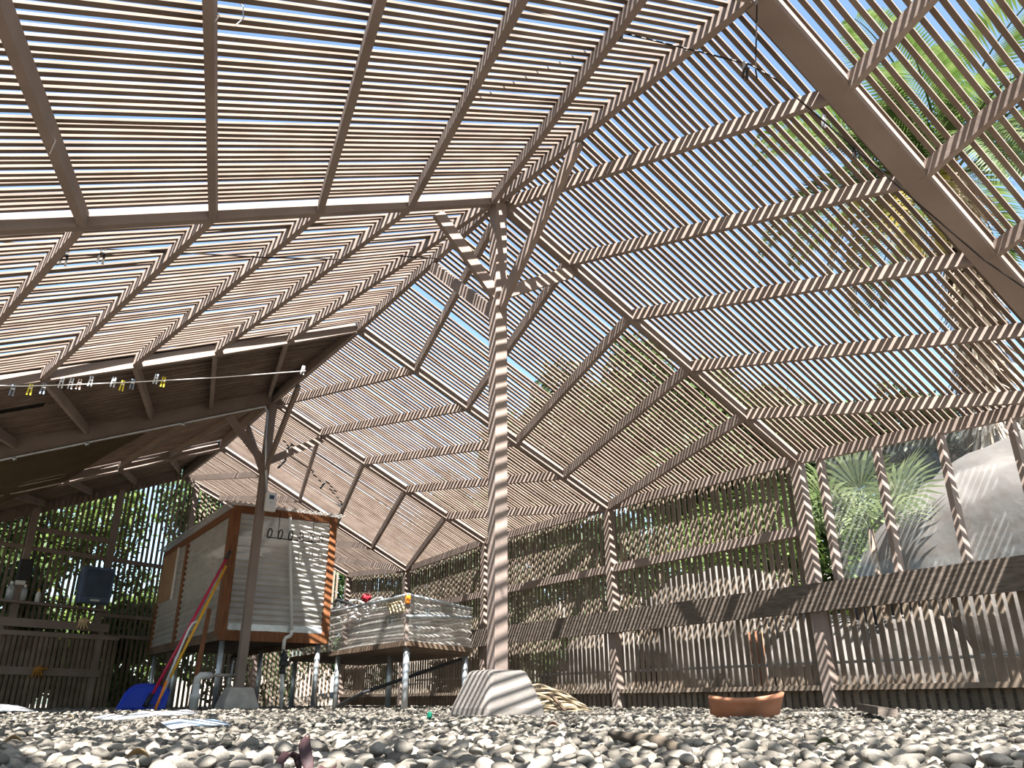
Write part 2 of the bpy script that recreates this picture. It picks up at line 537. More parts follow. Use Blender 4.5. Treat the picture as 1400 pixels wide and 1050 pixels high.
BEAM_LABELS = {
    (0, 1): 'roof beam seen through the palm fronds past the thick dark beam', (1, 1): 'thick dark overhead beam running down toward the clear window',
    (2, 1): 'roof beam from the centre post head down to the wall post at the end of the clear window',
    (3, 1): 'sunlit beam passing behind the centre post down to the wall post in the middle of the slatted wall',
    (4, 1): 'roof beam from the far post head down behind the centre post', (5, 1): 'thin sunlit roof beam ending above the low enclosed bench',
    (6, 1): 'last roof beam on the window side, ending behind the tall cabinet',
    (0, -1): 'roof beam farthest overhead on the side away from the windows', (1, -1): 'overhead valley beam above the bright sky gaps',
    (2, -1): 'pale sunlit beam from the centre post head across the sky gaps', (3, -1): 'bowed pale beam just above the line of coloured clips',
    (4, -1): 'deep dark beam carrying the steel conduit', (5, -1): 'tan beam below the shade cloth, lit from beneath', (6, -1): 'dark rake beam on top of the end wall',
}
for side in (1, -1):
    for i in range(7):
        dep = (DR if side > 0 else DL)[i]
        wd = .13 if (i, side) == (1, 1) else .055
        xo = side * (VX + .05)
        B = MB()
        n = 7
        P = []
        for q in range(n):
            x = side * .0 + (xo) * q / (n - 1)
            if q == 0: x = side * .012
            c = node(i, x)
            if (i, side) in ((3, -1),): c.z -= .02 * math.sin(math.pi * q / (n - 1))
            P.append(c)
        B.strip(P, wd, dep)
        m_ = WOOD
        o = B.build('roof_beam', m_, None)
        tag(o, BEAM_LABELS[(i, side)], 'beam', 'cross beams of the roof')
RL = ['ridge board farthest overhead, nearest the palm fronds', 'striped ridge board rising overhead from the centre post head toward the thick dark beam',
      'striped ridge board behind the centre post, dropping to the beam with the clips', 'dark ridge board between the clip line beam and the far post head',
      'ridge board past the far post above the tall cabinet', 'last ridge board meeting the end wall']
for i in range(6):
    a = node(i, -1e-6) + Vector((0, .02, .0)); b = node(i + 1, -1e-6) + Vector((0, -.02, .0))
    ha, hb = max(DL[i], DR[i]) + .012, max(DL[i + 1], DR[i + 1]) + .012
    o = MB().hexa([(-.022, a.y, a.z), (.022, a.y, a.z), (.022, b.y, b.z), (-.022, b.y, b.z), (-.022, a.y, a.z + ha), (.022, a.y, a.z + ha), (.022, b.y, b.z + hb), (-.022, b.y, b.z + hb)]).build('ridge_board', WOOD)
    tag(o, RL[i], 'ridge board', 'ridge boards')

# dark covering over two bays
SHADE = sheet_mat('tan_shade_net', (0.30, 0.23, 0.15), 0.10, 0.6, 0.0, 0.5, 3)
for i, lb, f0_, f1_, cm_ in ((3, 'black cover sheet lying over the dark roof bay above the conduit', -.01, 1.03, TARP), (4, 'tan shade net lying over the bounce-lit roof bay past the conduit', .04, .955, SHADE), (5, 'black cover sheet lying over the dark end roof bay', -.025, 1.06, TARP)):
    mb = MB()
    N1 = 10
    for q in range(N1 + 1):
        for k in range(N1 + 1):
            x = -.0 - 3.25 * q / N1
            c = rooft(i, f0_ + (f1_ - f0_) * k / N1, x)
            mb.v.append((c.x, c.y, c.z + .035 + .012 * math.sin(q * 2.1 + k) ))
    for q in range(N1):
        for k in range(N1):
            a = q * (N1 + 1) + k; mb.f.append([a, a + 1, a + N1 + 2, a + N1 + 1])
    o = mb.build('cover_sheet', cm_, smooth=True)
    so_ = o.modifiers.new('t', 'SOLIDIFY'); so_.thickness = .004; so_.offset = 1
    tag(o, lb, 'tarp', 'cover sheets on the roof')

# drooping shade cloth under the tan bay
c4 = lambda x: Vector((x, YB[4] + .06, ZB[4] - SL[4] * abs(x) - .02))
c5 = lambda x: Vector((x, YB[5] - .06, ZB[5] - SL[5] * abs(x) - .02))
mb = MB(); N1 = 14
for q in range(N1 + 1):
    for k in range(N1 + 1):
        f = k / N1
        x0 = -1.32 + (-1.98 + 1.32) * f
        x = x0 + (-3.05 - x0) * q / N1
        c = c4(x).lerp(c5(x), f)
        sag = .30 * math.sin(math.pi * f) * (q / N1) ** .7 + .02 * math.sin(x * 9) * math.sin(math.pi * f)
        mb.v.append((c.x, c.y, c.z - sag))
for q in range(N1):
    for k in range(N1):
        a = q * (N1 + 1) + k; mb.f.append([a, a + 1, a + N1 + 2, a + N1 + 1])
o = mb.build('shade_cloth', CLOTH, smooth=True)
tag(o, 'drooping olive brown shade cloth hung under the roof beside the steel conduit', 'shade cloth')


# ------------------------------------------------------------------ posts
def frustum(b, t, h, z0=-.03):
    mb = MB()
    n = 4
    prof = [(b, z0), (b * .97, z0 + (h - z0) * .25), (t * 1.06, h * .88), (t * .98, h)]
    idx = []
    for r, z in prof:
        rr = []
        for cx, cy in ((-1, -1), (1, -1), (1, 1), (-1, 1)):
            rr.append(len(mb.v)); mb.v.append((cx * r, cy * r, z))
        idx.append(rr)
    for a, b_ in zip(idx[:-1], idx[1:]):
        for k in range(4): mb.f.append([a[k], a[(k + 1) % 4], b_[(k + 1) % 4], b_[k]])
    mb.f.append(idx[0][::-1]); mb.f.append(idx[-1])
    return mb


def make_post(y, ztop, label, conc, hfoot, wb, lean=0.0):
    t = thing('roof_post', label, 'post', (0, y, 0), 'roof posts on footings')
    f = frustum(wb, .125, hfoot); f.v = [(a, b + y, c) for a, b, c in f.v]
    f.build('footing', conc, t, bevel=.025)
    MB().hexa([(-.045 + lean, y - .045, hfoot - .05), (.045 + lean, y - .045, hfoot - .05), (.045 + lean, y + .045, hfoot - .05), (-.045 + lean, y + .045, hfoot - .05),
               (-.045, y - .045, ztop), (.045, y - .045, ztop), (.045, y + .045, ztop), (-.045, y + .045, ztop)]).build('post', WOOD, t, bevel=.004)
    zb = ztop - .78
    zt = lambda x, dy: (ZB[2] if y < 2 else ZB[4])
    sL_, sR_ = (SL[2], SR[2]) if y < 2 else (SL[4], SR[4])
    ends = [((-.045, 0, zb + .02), (-.52, 0, ztop - sL_ * .52 - .02)), ((.045, 0, zb + .04), (.68, 0, ztop - sR_ * .68 - .02)),
            ((0, -.045, zb - .08), (0, -.95, ztop - .06)), ((0, .045, zb - .12), (0, 1.0, ztop - .03))]
    for a, b in ends:
        a = Vector(a); b = Vector(b)
        if abs(a.x) > 0: up = Vector((-(b.z - a.z), 0, b.x - a.x)) * (1 if b.x > 0 else -1)
        else: up = Vector((0, -(b.z - a.z), b.y - a.y)) * (1 if b.y > 0 else -1)
        mb = MB().bar(a + Vector((0, y, -.02)), b + Vector((0, y, -.04)), .038, .085, up=up)
        mb.build('knee_brace', WOOD, t)
    return t


make_post(0, 3.40, 'sun-striped centre post with four knee braces on a painted concrete footing', CONC, .235, .20)
make_post(5.01, 3.43, 'shaded post on a grey footing in front of the tall cabinet', GREYC, .215, .19)
# the far row's next post hides behind the cabinet; wall posts of the window side
WP = ['wall post between the clear window and the slatted wall', 'wall post in the middle of the slatted wall', 'wall post hidden behind the centre post', 'wall post rising above the low enclosed bench', 'last wall post in the far corner']
for k, i in enumerate((2, 3, 4, 5, 6)):
    o = MB().box((3.035, YB[i] - .045, -.05), (3.125, YB[i] + .045, node(i, VX).z + .02)).build('wall_post', WOOD)
    tag(o, WP[k], 'post', 'posts of the slatted wall')
o = MB().box((3.035, YB[1] - .045, -.05), (3.125, YB[1] + .045, node(1, VX).z + .02)).build('wall_post', WOOD)
tag(o, 'wall post at the outer end of the clear window', 'post', 'posts of the slatted wall')

# ------------------------------------------------------------------ wall with the windows
wr = struct('wall_right')
XL = 3.128
for i in range(1, 6):
    L = MB()
    y0, y1 = YB[i], YB[i + 1]
    n = int((y1 - y0) / .074)
    for k in range(n):
        y = y0 + .03 + (y1 - y0 - .03) * (k + .5) / n
        ztop = node(i, VX).lerp(node(i + 1, VX), (y - y0) / (y1 - y0)).z + .07
        if i == 1: ztop = .93
        wdt = .046 + random.gauss(0, .001)
        dy = random.gauss(0, .004)
        L.hexa([(XL, y - wdt / 2, -.04), (XL + .01, y - wdt / 2, -.04), (XL + .01, y + wdt / 2, -.04), (XL, y + wdt / 2, -.04),
                (XL, y - wdt / 2 + dy, ztop), (XL + .01, y - wdt / 2 + dy, ztop), (XL + .01, y + wdt / 2 + dy, ztop), (XL, y + wdt / 2 + dy, ztop)])
    L.build('slat_panel', WLATH, wr)
    MB().box((2.99, y0 + .002, .715), (3.032, y1 - .002, .93)).build('rail', BARE, wr)
    MB().box((3.05, y0 + .05, .135), (3.125, y1 - .05, .172)).build('sill_rail', WLATH, wr)
    if i > 1:
        MB().box((3.06, y0 + .05, 1.34), (3.125, y1 - .05, 1.42)).build('rail', WOOD, wr)
    MB().box((3.142, y0, -.04), (3.16, y1, .145)).build('plinth', BARE, wr)
MB().tube([(3.3, YB[1], .34), (3.3, YB[5], .36)], .012).build('outside_pipe', GALV, wr)

w1 = struct('window_1')
for y in (-.22, -.73, -1.23, -1.72):
    MB().box((3.045, y - .019, .93), (3.125, y + .019, node(1, VX).lerp(node(2, VX), (y - YB[1]) / (YB[2] - YB[1])).z + .01)).build('stud', WOOD, w1)
mb = MB(); mb.box((3.128, -2.26, .86), (3.131, -.20, 1.98)); mb.build('pane', CLEAR, w1)

# ------------------------------------------------------------------ end wall with the bench
wbk = struct('wall_back')
A, Bq = Vector((-3.12, 9.02, 0)), Vector((3.1, 10.15, 0))
dirw = (Bq - A).normalized(); nrm = Vector((dirw.y, -dirw.x, 0))
def onw(x, off=0.0, z=0.0):
    t = (x - A.x) / (Bq.x - A.x); p = A.lerp(Bq, t) + nrm * off
    return Vector((p.x, p.y, z))
L = MB(); n = int((Bq - A).length / .074)
for k in range(n):
    x = A.x + (Bq.x - A.x) * (k + .5) / n
    p = onw(x)
    zt = ZB[6] - .42 * abs(x) + .05
    L.bar(p + Vector((0, 0, -.04)), p + Vector((random.gauss(0, .003), 0, zt)), .040, .009, up=nrm)
L.build('slat_panel', WLATH, wbk)
for x in (-2.02, -.93, .2, 1.6):
    a = onw(x, .03, -.03); MB().bar(a, Vector((a.x, a.y, ZB[6] - .42 * abs(x))), .09, .07, up=nrm).build('stud', WOOD, wbk)
for x0, x1, z0, z1, h in ((-3.1, 1.0, 2.14, 1.98, .06), (-2.0, -.9, 2.37, 2.32, .07), (-.9, 1.0, 1.25, 1.21, .05), (-.9, 1.0, .96, .93, .05)):
    MB().bar(onw(x0, .05, z0), onw(x1, .05, z1), .038, h).build('rail', WOOD, wbk)

wl = struct('wall_left')
L = MB()
for k in range(150):
    y = -5 + k * .094
    L.box((-3.14, y - .02, -.04), (-3.13, y + .02, roofz(-3.1, y) - .1))
L.build('slat_panel', WLATH, wl)
MB().box((-3.13, -5, .9), (-3.09, 9.0, .98)).build('rail', WOOD, wl)


# potting bench against the end wall
pb = thing('potting_bench', 'dark slatted potting bench against the end wall', 'bench', tuple(onw(-1.6, .3)))
L = MB()
x0, x1 = -3.0, -.70
for k in range(36):
    x = x0 + (x1 - x0) * (k + .5) / 36
    L.bar(onw(x, .36, -.03), onw(x, .36, .98), .048, .012, up=nrm)
L.build('front_slats', WLATH, pb)
MB().bar(onw(x0, .385, .93), onw(x1, .385, .90), .03, .06).build('top_rail', WOOD, pb)
MB().bar(onw(x0, .385, .44), onw(-.88, .385, .40), .035, .10).build('middle_rail', WOOD, pb)
MB().bar(onw(x0, .20, 1.11), onw(-.86, .20, 1.07), .34, .035).build('bench_top', WOOD, pb)
MB().bar(onw(x0, .38, 1.04), onw(-.86, .38, 1.01), .03, .11).build('apron', WOOD, pb)
for x in (-2.2, -.95):
    MB().bar(onw(x, .345, -.03), onw(x, .345, 1.08), .07, .03, up=nrm).build('leg', WOOD, pb)
sh = tag(MB().bar(onw(-3.0, .12, 1.385), onw(-.86, .12, 1.31), .14, .035).build('wall_shelf', WOOD), 'narrow dark shelf on the end wall holding the bottles', 'shelf')

# dispensers, bottles, gloves
def wbox(x0, x1, z0, z1, o0, o1):
    a = onw(x0, o0, z0); b = onw(x1, o0, z0); c = onw(x1, o1, z0); d = onw(x0, o1, z0)
    return MB().hexa([a, b, c, d] + [Vector((p.x, p.y, z1)) for p in (a, b, c, d)])
BXB = mat('blue_grey_plastic', (0.07, 0.10, 0.17), (0.10, 0.14, 0.22), rough=0.35)
BXD = mat('dark_blue_glass', (0.035, 0.06, 0.10), (0.05, 0.08, 0.13), rough=0.15, spec=.6)
t = thing('wall_cabinet', 'blue grey plastic box with a dark front window, fixed to the end wall', 'box', tuple(onw(-1.08, .05, 1.43)))
wbox(-1.30, -.86, 1.41, 1.93, .09, .24).build('body', BXB, t, bevel=.02)
fw_ = wbox(-1.25, -.91, 1.50, 1.89, .24, .25).build('front_window', BXD, t, bevel=.01)
wbox(-1.14, -1.02, 1.44, 1.465, .24, .262).build('catch', GREYBOX, fw_)
t = thing('soap_dispenser', 'black soap dispenser on the end wall above the bottles', 'dispenser', tuple(onw(-2.0, .05, 1.6)))
wbox(-2.10, -1.93, 1.66, 1.95, .07, .16).build('body', BLACKP, t, bevel=.02)
wbox(-2.09, -1.97, 1.60, 1.66, .07, .14).build('spout', GREYBOX, t, bevel=.01)
GLASSB = sheet_mat('clear_bottle', (.8, .82, .8), .55, .4, .2, .1)
for x, lb, s, mt_, cm in ((-2.13, 'taller clear bottle on the wall shelf', 1.0, GLASSB, WHITEP), (-1.96, 'clear bottle on the wall shelf under the soap dispenser', .9, GLASSB, WHITEP), (-1.78, 'small white bottle with a yellow cap on the wall shelf', .75, WHITEP, YEL)):
    p = onw(x, .12, 1.42 - (x + 3.0) * .035)
    t = thing('bottle', lb, 'bottle', tuple(p), 'bottles on the wall shelf')
    MB().lathe([(.045 * s, 0), (.047 * s, .15 * s), (.03 * s, .19 * s), (.018 * s, .21 * s)], p, 12).build('body', mt_, t, smooth=True)
    MB().lathe([(.02 * s, .208 * s), (.02 * s, .245 * s), (.012 * s, .25 * s)], p, 10).build('cap', cm, t, smooth=True)
def blob(c, r, seed, sub=3, nz=.35, freq=1.5):
    V, F = ico(sub)
    out = []
    for v in V:
        k = 1 + nz * noise.noise(Vector(v) * freq + Vector((seed, seed * 2.3, 0)))
        out.append((c[0] + v[0] * r[0] * k, c[1] + v[1] * r[1] * k, c[2] + v[2] * r[2] * k))
    mb = MB(); mb.v = out; mb.f = [list(f) for f in F]
    return mb
GLOVE = mat('tan_glove', (0.42, 0.30, 0.15), (0.52, 0.39, 0.22), rough=.9)
GLOVE2 = mat('orange_glove', (0.24, 0.11, 0.02), (0.30, 0.15, 0.03), rough=.9)
for x, z, off, mt_, lb in ((-1.22, 1.15, .40, GLOVE, 'tan work glove draped over the edge of the potting bench'), (-1.66, .50, .41, GLOVE2, 'orange work glove on the middle rail of the potting bench')):
    p = onw(x, off, z)
    mb = blob((p.x, p.y, p.z - .01), (.07, .025, .05), x, 2)
    for q in range(4):
        b = p + Vector((-.05 + q * .03, 0, -.03)); mb.tube([b, b + Vector((.005, -.012, -.04)), b + Vector((.02 * (q - 1), -.01, -.085))], [.014, .013, .008], 6)
    b = p + Vector((.05, 0, .0)); mb.tube([b, b + Vector((.04, -.01, .0)), b + Vector((.07, -.005, -.02))], [.014, .013, .009], 6)
    tag(mb.build('work_glove', mt_, smooth=True), lb, 'glove', 'work gloves on the bench')


# ------------------------------------------------------------------ tall cabinet with corrugated sheets
def corr(p0, u, v, lu, lv, pitch=.065, amp=.009, n=None, along_v=True):
    """corrugated sheet: origin p0, u and v unit vectors; waves progress along v"""
    p0 = Vector(p0); u = Vector(u); v = Vector(v); nn = u.cross(v).normalized()
    mb = MB(); kv = max(2, int(lv / pitch * 8)); ku = 2
    for i in range(ku + 1):
        for j in range(kv + 1):
            s = lv * j / kv
            mb.v.append(tuple(p0 + u * (lu * i / ku) + v * s + nn * (amp * math.sin(2 * math.pi * s / pitch))))
    for i in range(ku):
        for j in range(kv):
            a = i * (kv + 1) + j; mb.f.append([a, a + 1, a + kv + 2, a + kv + 1])
    return mb

HX0, HX1, HY0, HY1 = -.20, 1.03, 5.30, 9.05
HZ0, HZ1 = .70, 2.13
hu = thing('propagation_cabinet', 'tall redwood-framed cabinet clad in corrugated sheets, standing on pipe legs', 'cabinet', (.4, 7.2, 0))
def rw(a, b, name='frame_board', mt_=REDW): return MB().box(a, b).build(name, mt_, hu, bevel=.003)
# corner posts
rw((HX0 - .02, HY0 - .02, HZ0 + .06), (HX0 + .07, HY0 + .018, HZ1 + .08), 'corner_post')
rw((HX0 - .022, HY0 + .02, HZ0 + .06), (HX0 + .02, HY0 + .16, HZ1 + .06), 'corner_post')
rw((HX1 - .06, HY0 - .02, HZ0 - .0), (HX1 + .03, HY0 + .03, HZ1 + .08), 'corner_post')
rw((HX0 - .02, 7.44, HZ0 + .04), (HX0 + .02, 7.56, HZ1 + .06), 'side_post')
rw((HX0 - .02, HY1 - .10, HZ0 + .04), (HX0 + .02, HY1, HZ1 + .06), 'side_post')
rw((HX1 - .02, HY1 - .10, HZ0 + .04), (HX1 + .02, HY1, HZ1 + .06), 'side_post')
rw((HX1 - .02, 7.44, HZ0 + .04), (HX1 + .02, 7.56, HZ1 + .06), 'side_post')
# rails
rw((HX0 + .07, HY0 - .015, HZ1), (HX1 - .06, HY0 + .02, HZ1 + .085), 'top_rail')
rw((HX0 - .015, HY0 - .03, HZ0), (HX1 + .03, HY0 + .03, HZ0 + .11), 'bottom_rail')
rw((HX0 - .015, HY0 + .16, HZ1 - .02), (HX0 + .02, HY1, HZ1 + .07), 'top_rail')
rw((HX0 - .015, HY0 + .03, HZ0), (HX0 + .03, HY1, HZ0 + .11), 'bottom_rail', DARKW)
rw((HX1 - .03, HY0 + .03, HZ0), (HX1 + .015, HY1, HZ0 + .11), 'bottom_rail', DARKW)
rw((HX0, HY0 + .03, HZ0 + .06), (HX1, HY1, HZ0 + .10), 'cabinet_floor', DARKW)
MB().box((HX0 + .08, HY0 - .028, HZ0 + .115), (HX1 - .06, HY0 - .018, HZ0 + .185)).build('sill_flashing', GALV, hu)
# sheets
corr((HX0 + .06, HY0 + .0, HZ0 + .16), (1, 0, 0), (0, 0, 1), HX1 - HX0 - .1, HZ1 - HZ0 - .14).build('front_sheet', FIBRE, hu, smooth=True)
corr((HX0 - .0, 7.5, HZ0 + .10), (0, -1, 0), (0, 0, 1), 2.06, HZ1 - HZ0 - .08, amp=.012, pitch=.075).build('side_sheet', FIBRE, hu, smooth=True)
corr((HX0 - .0, HY1 - .05, HZ0 + .10), (0, -1, 0), (0, 0, 1), HY1 - 7.52, HZ1 - HZ0 - .08, amp=.012, pitch=.075).build('side_sheet', FIBRE, hu, smooth=True)
corr((HX1 + .0, HY0, HZ0 + .10), (0, 1, 0), (0, 0, 1), HY1 - HY0, HZ1 - HZ0 - .08, amp=.01).build('side_sheet', FIBRE, hu, smooth=True)
corr((HX0, HY1, HZ0 + .10), (1, 0, 0), (0, 0, 1), HX1 - HX0, HZ1 - HZ0 - .08, amp=.01).build('rear_sheet', FIBRE, hu, smooth=True)
r_ = corr((HX0 - .10, HY0 - .10, HZ1 + .10), (0, 1, 0), (1, 0, 0), HY1 - HY0 + .2, HX1 - HX0 + .2, amp=.012, pitch=.066).build('roof_sheet', FIBRE, hu, smooth=True)
# brown board panel and white trim on the side
PLY = mat('brown_plywood', (0.26, 0.15, 0.08), (0.34, 0.20, 0.11), scale=4, rough=.7)
MB().box((HX0 - .03, 8.0, 1.42), (HX0 - .015, HY1 - .14, 2.10)).build('brown_board', PLY, hu)
MB().box((HX0 - .034, 7.95, 1.40), (HX0 - .014, 8.0, 2.12)).build('white_strip', WHITEP, hu)
# shelves and trays seen dimly through the sheets
MB().box((HX0 + .2, HY0 + .3, 1.35), (HX1 - .15, HY1 - .3, 1.38)).build('inner_shelf', WOOD, hu)
MB().box((HX0 + .30, HY0 + .10, HZ0 + .1), (HX0 + .36, HY0 + .14, HZ1 - .4)).build('inner_upright', REDW, hu)
# pipe legs
for x in (HX0 + .06, HX1 - .06):
    for y in (HY0 + .06, 7.5, HY1 - .15):
        MB().tube([(x, y, -.03), (x, y, HZ0 + .02)], .031, 14).build('leg', GALV, hu, smooth=True)

# ring rack hanging on the cabinet front
p0 = at(372, 735, Y=5.2); p1 = at(434, 742, Y=5.2)
t = thing('ring_hanger', 'dark wire hanger with a row of loops on the front of the tall cabinet', 'hanger', tuple(p0.lerp(p1, .5)))
MB().tube([p0 - Vector((.06, 0, 0)), p1 + Vector((.05, 0, 0))], .006, 6).build('bar', WIRE, t)
for f, x in ((.12, 377), (.88, 426)):
    b = p0.lerp(p1, f); MB().tube([b, Vector((b.x, b.y, 2.17)), Vector((b.x, b.y + .07, 2.19))], .004, 6).build('hook', WIRE, t)
for k in range(6):
    b = p0.lerp(p1, -.08 + k * .225)
    ring = []
    for q in range(40):
        a = q / 39 * 2 * math.pi * 2
        ring.append(b + Vector((.022 * math.cos(a) + .012 * q / 39, .02 * math.sin(a) - .02, .075 * (q / 39) * 0 + .06 * math.sin(a + .6) + .045)))
    MB().tube(ring, .0045, 5).build('loop', WIRE, t)

# white riser pipe in front of the cabinet
a = at(397, 705, Y=5.22); bz = .80
t = thing('riser_pipe', 'thin white plastic pipe running up the cabinet front to a black valve', 'pipe', (a.x, 5.22, 0))
xb = .585
MB().tube([(a.x + .02, 5.30, 2.13), (a.x, 5.22, 2.12), (a.x, 5.22, 2.05), (xb, 5.22, .82)], .017, 12).build('upright', PVC, t, smooth=True)
MB().tube([(xb, 5.22, .83), (xb, 5.22, .79), (xb - .02, 5.22, .765), (xb - .06, 5.22, .75), (xb - .075, 5.22, .72), (xb - .075, 5.22, .62)], .021, 12).build('elbow', PVC, t, smooth=True)
MB().lathe([(.03, 0), (.034, .02), (.034, .05), (.024, .06), (.024, .12), (.04, .13), (.04, .20), (.024, .22), (.024, .25)], (xb - .06, 5.22, .36), 12).build('valve', BLACKP, t, smooth=True)
MB().box((xb - .10, 5.18, .44), (xb - .0, 5.26, .50)).build('valve_handle', BLACKP, t, bevel=.01)
MB().tube([(xb - .06, 5.22, .37), (xb - .03, 5.22, -.02)], .02, 12).build('lower_pipe', PVC, t, smooth=True)
MB().lathe([(.028, 0), (.028, .10)], (xb - .045, 5.22, .15), 12).build('coupling', PVC, t, smooth=True)

# white fitting standing by the shovel
t = thing('standpipe', 'short white plastic standpipe with an elbow beside the far footing', 'pipe', (-.44, 5.0, 0))
MB().lathe([(.045, -.03), (.045, .10), (.055, .105), (.055, .15), (.036, .155), (.036, .26)], (-.44, 5.0, 0), 14).build('body', PVC, t, smooth=True)
MB().tube([(-.44, 5.0, .25), (-.435, 5.0, .30), (-.41, 5.0, .325), (-.30, 5.05, .33)], .038, 12).build('elbow', PVC, t, smooth=True)
MB().tube([(-.31, 5.05, .33), (-.18, 5.10, .335), (.12, 5.25, .34)], .018, 10).build('hose', GREYC, t, smooth=True)

# controller on the far post, conduit along the dark beam
t = thing('controller_box', 'small white controller box on the shaded far post', 'controller', (.07, 4.94, 2.10))
MB().box((.02, 4.90, 2.10), (.15, 4.955, 2.32)).build('body', GREYBOX, t, bevel=.012)
MB().box((.06, 4.895, 2.24), (.115, 4.901, 2.285)).build('display', BXD, t)
MB().box((.075, 4.895, 2.19), (.10, 4.90, 2.21)).build('button', GALV, t)
t = thing('steel_conduit', 'thin steel conduit along the dark beam and down the far post', 'conduit', (-1.5, 4.95, 2.7))
pts = [(x, 4.96, ZB[4] - SL[4] * abs(x) - .02) for x in np.linspace(-3.1, -.16, 8)] + [(-.10, 4.95, 3.36), (-.065, 4.945, 3.30), (-.055, 4.945, 3.0), (.03, 4.94, 2.33)]
MB().tube(pts, .014, 8).build('pipe', GALV, t, smooth=True)
for x in (-2.5, -1.9, -1.0):
    c = Vector((x, 4.96, ZB[4] - SL[4] * abs(x) - .035)); MB().tube([c, c + Vector((.03, 0, .012))], .019, 8).build('coupling', GALV, t, smooth=True)

# ------------------------------------------------------------------ low enclosed bench
C0 = Vector((1.12, 3.36, 0)); C1 = Vector((2.12, 3.78, 0)); C2 = Vector((2.12, 6.7, 0)); C3 = Vector((1.12, 6.7, 0))
CL2 = sheet_mat('aged_clear_corrugated', (0.4650, 0.4425, 0.3975), 0.34, 0.4, 0.22, 0.18, 6)
lb_ = thing('enclosed_bench', 'low bench wrapped in corrugated clear sheets, on pipe legs beside the slatted wall', 'bench', (1.6, 5, 0))
BZ0, BZ1 = .585, 1.075
u = (C1 - C0).normalized()
def wav(p, q, z0a, z1a, z0b, z1b, name, pitch=.075, amp=.014):
    p = Vector(p); q = Vector(q); d = (q - p); ln = d.length; d.normalize(); nn = Vector((d.y, -d.x, 0))
    mb = MB(); kv = 60; ku = int(ln / .12) + 2
    for i in range(ku + 1):
        f = i / ku
        for j in range(kv + 1):
            s = j / kv
            z = (z0a + (z0b - z0a) * f) * (1 - s) + (z1a + (z1b - z1a) * f) * s
            mb.v.append(tuple(p + d * (ln * f) + nn * (amp * math.sin(2 * math.pi * (z + .01 * math.sin(7 * f)) / pitch)) + Vector((0, 0, z + .006 * math.sin(9 * f + 11 * s)))))
    for i in range(ku):
        for j in range(kv):
            a = i * (kv + 1) + j; mb.f.append([a, a + 1, a + kv + 2, a + kv + 1])
    return mb.build(name, CL2, lb_, smooth=True)
wav(C0, C1, BZ0 + .03, BZ1, BZ0, BZ1 - .05, 'front_sheet')
wav(C3, C0, BZ0, BZ1, BZ0, BZ1, 'side_sheet')
wav(C1, C2, BZ0, BZ1 - .05, BZ0, BZ1 - .05, 'side_sheet')
MB().hexa([C0 + Vector((0, 0, BZ0 - .02)), C1 + Vector((0, 0, BZ0 - .06)), C2 + Vector((0, 0, BZ0 - .06)), C3 + Vector((0, 0, BZ0 - .02)),
           C0 + Vector((0, 0, BZ0 + .03)), C1 + Vector((0, 0, BZ0 - .01)), C2 + Vector((0, 0, BZ0 - .01)), C3 + Vector((0, 0, BZ0 + .03))]).build('bench_top', DARKW, lb_)
for nm, p, q, z in (('frame_rail', C0, C1, .60), ('frame_rail', C0, C3, .60)):
    MB().bar(p + Vector((0, 0, z - .02)), q + Vector((0, 0, z - .04)), .045, .05).build(nm, DARKW, lb_)
MB().tube([C0 + Vector((-.02, -.02, .86)), C0.lerp(C1, .5) + Vector((0, -.03, .90)), C1 + Vector((0, -.02, .93))], .016, 8).build('guard_wire', GALV, lb_, smooth=True)
MB().tube([C0 + Vector((-.01, -.01, BZ1)), C1 + Vector((0, -.01, BZ1 - .05))], .014, 8).build('top_tube', GALV, lb_, smooth=True)
MB().tube([C0 + Vector((-.01, -.01, BZ1)), C3 + Vector((-.01, 0, BZ1))], .014, 8).build('top_tube', GALV, lb_, smooth=True)
MB().bar(C0 + Vector((.0, .0, BZ0)), C0 + Vector((.0, .0, BZ1 + .01)), .04, .03, up=(0, 1, 0)).build('corner_stud', WOOD, lb_)
for c in (C0 + Vector((.03, .05, 0)), C1 + Vector((-.05, .03, 0)), Vector((1.15, 5.15, 0)), Vector((2.07, 5.2, 0)), Vector((1.15, 6.6, 0)), Vector((1.55, 4.6, 0))):
    MB().tube([c + Vector((0, 0, -.03)), c + Vector((0, 0, BZ0 + .0))], .031, 14).build('leg', GALV, lb_, smooth=True)
MB().tube([C1 + Vector((-.05, .1, .50)), (1.16, 4.4, .16), (1.16, 5.1, .02)], .018, 8).build('cross_brace', BLACKP, lb_)
o = MB().box((C0.x - .035, C0.y - .035, .985), (C0.x + .01, C0.y + .01, 1.07)).build('spring_clamp', ORANGE, bevel=.01); tag(o, 'orange clamp on the corner of the low enclosed bench', 'clamp')
# coils of hose and a red bundle on the bench top
Z = BZ1
t = thing('hose_coil', 'tangled grey hose looped over the far end of the low bench', 'hose', (1.35, 5.2, Z))
pts = []
for q in range(90):
    a = q / 89 * 2 * math.pi * 5.5
    pts.append((1.45 + (.16 + .05 * math.sin(q * .7)) * math.cos(a), 5.0 + 1.3 * q / 89 + .16 * math.sin(a), Z + .06 + .07 * math.sin(a * .9 + 1) + .05 * math.sin(q)))
MB().tube(pts, .014, 7).build('hose', PVC, t, smooth=True)
MB().tube([(1.2, 4.8, Z + .02), (1.25, 5.6, Z + .18), (1.5, 6.3, Z + .12)], .016, 7).build('black_hose', BLACKP, t, smooth=True)
CR = mat('crimson_plastic', (0.22, 0.01, 0.02), (0.34, 0.02, 0.03), rough=.5)
mb = blob((1.32, 4.85, Z + .13), (.055, .055, .045), 3.3, 3, .7, 3)
tag(mb.build('red_valve_cap', CR, smooth=True), 'dark red bundle on top of the tangled grey hose', 'bundle')
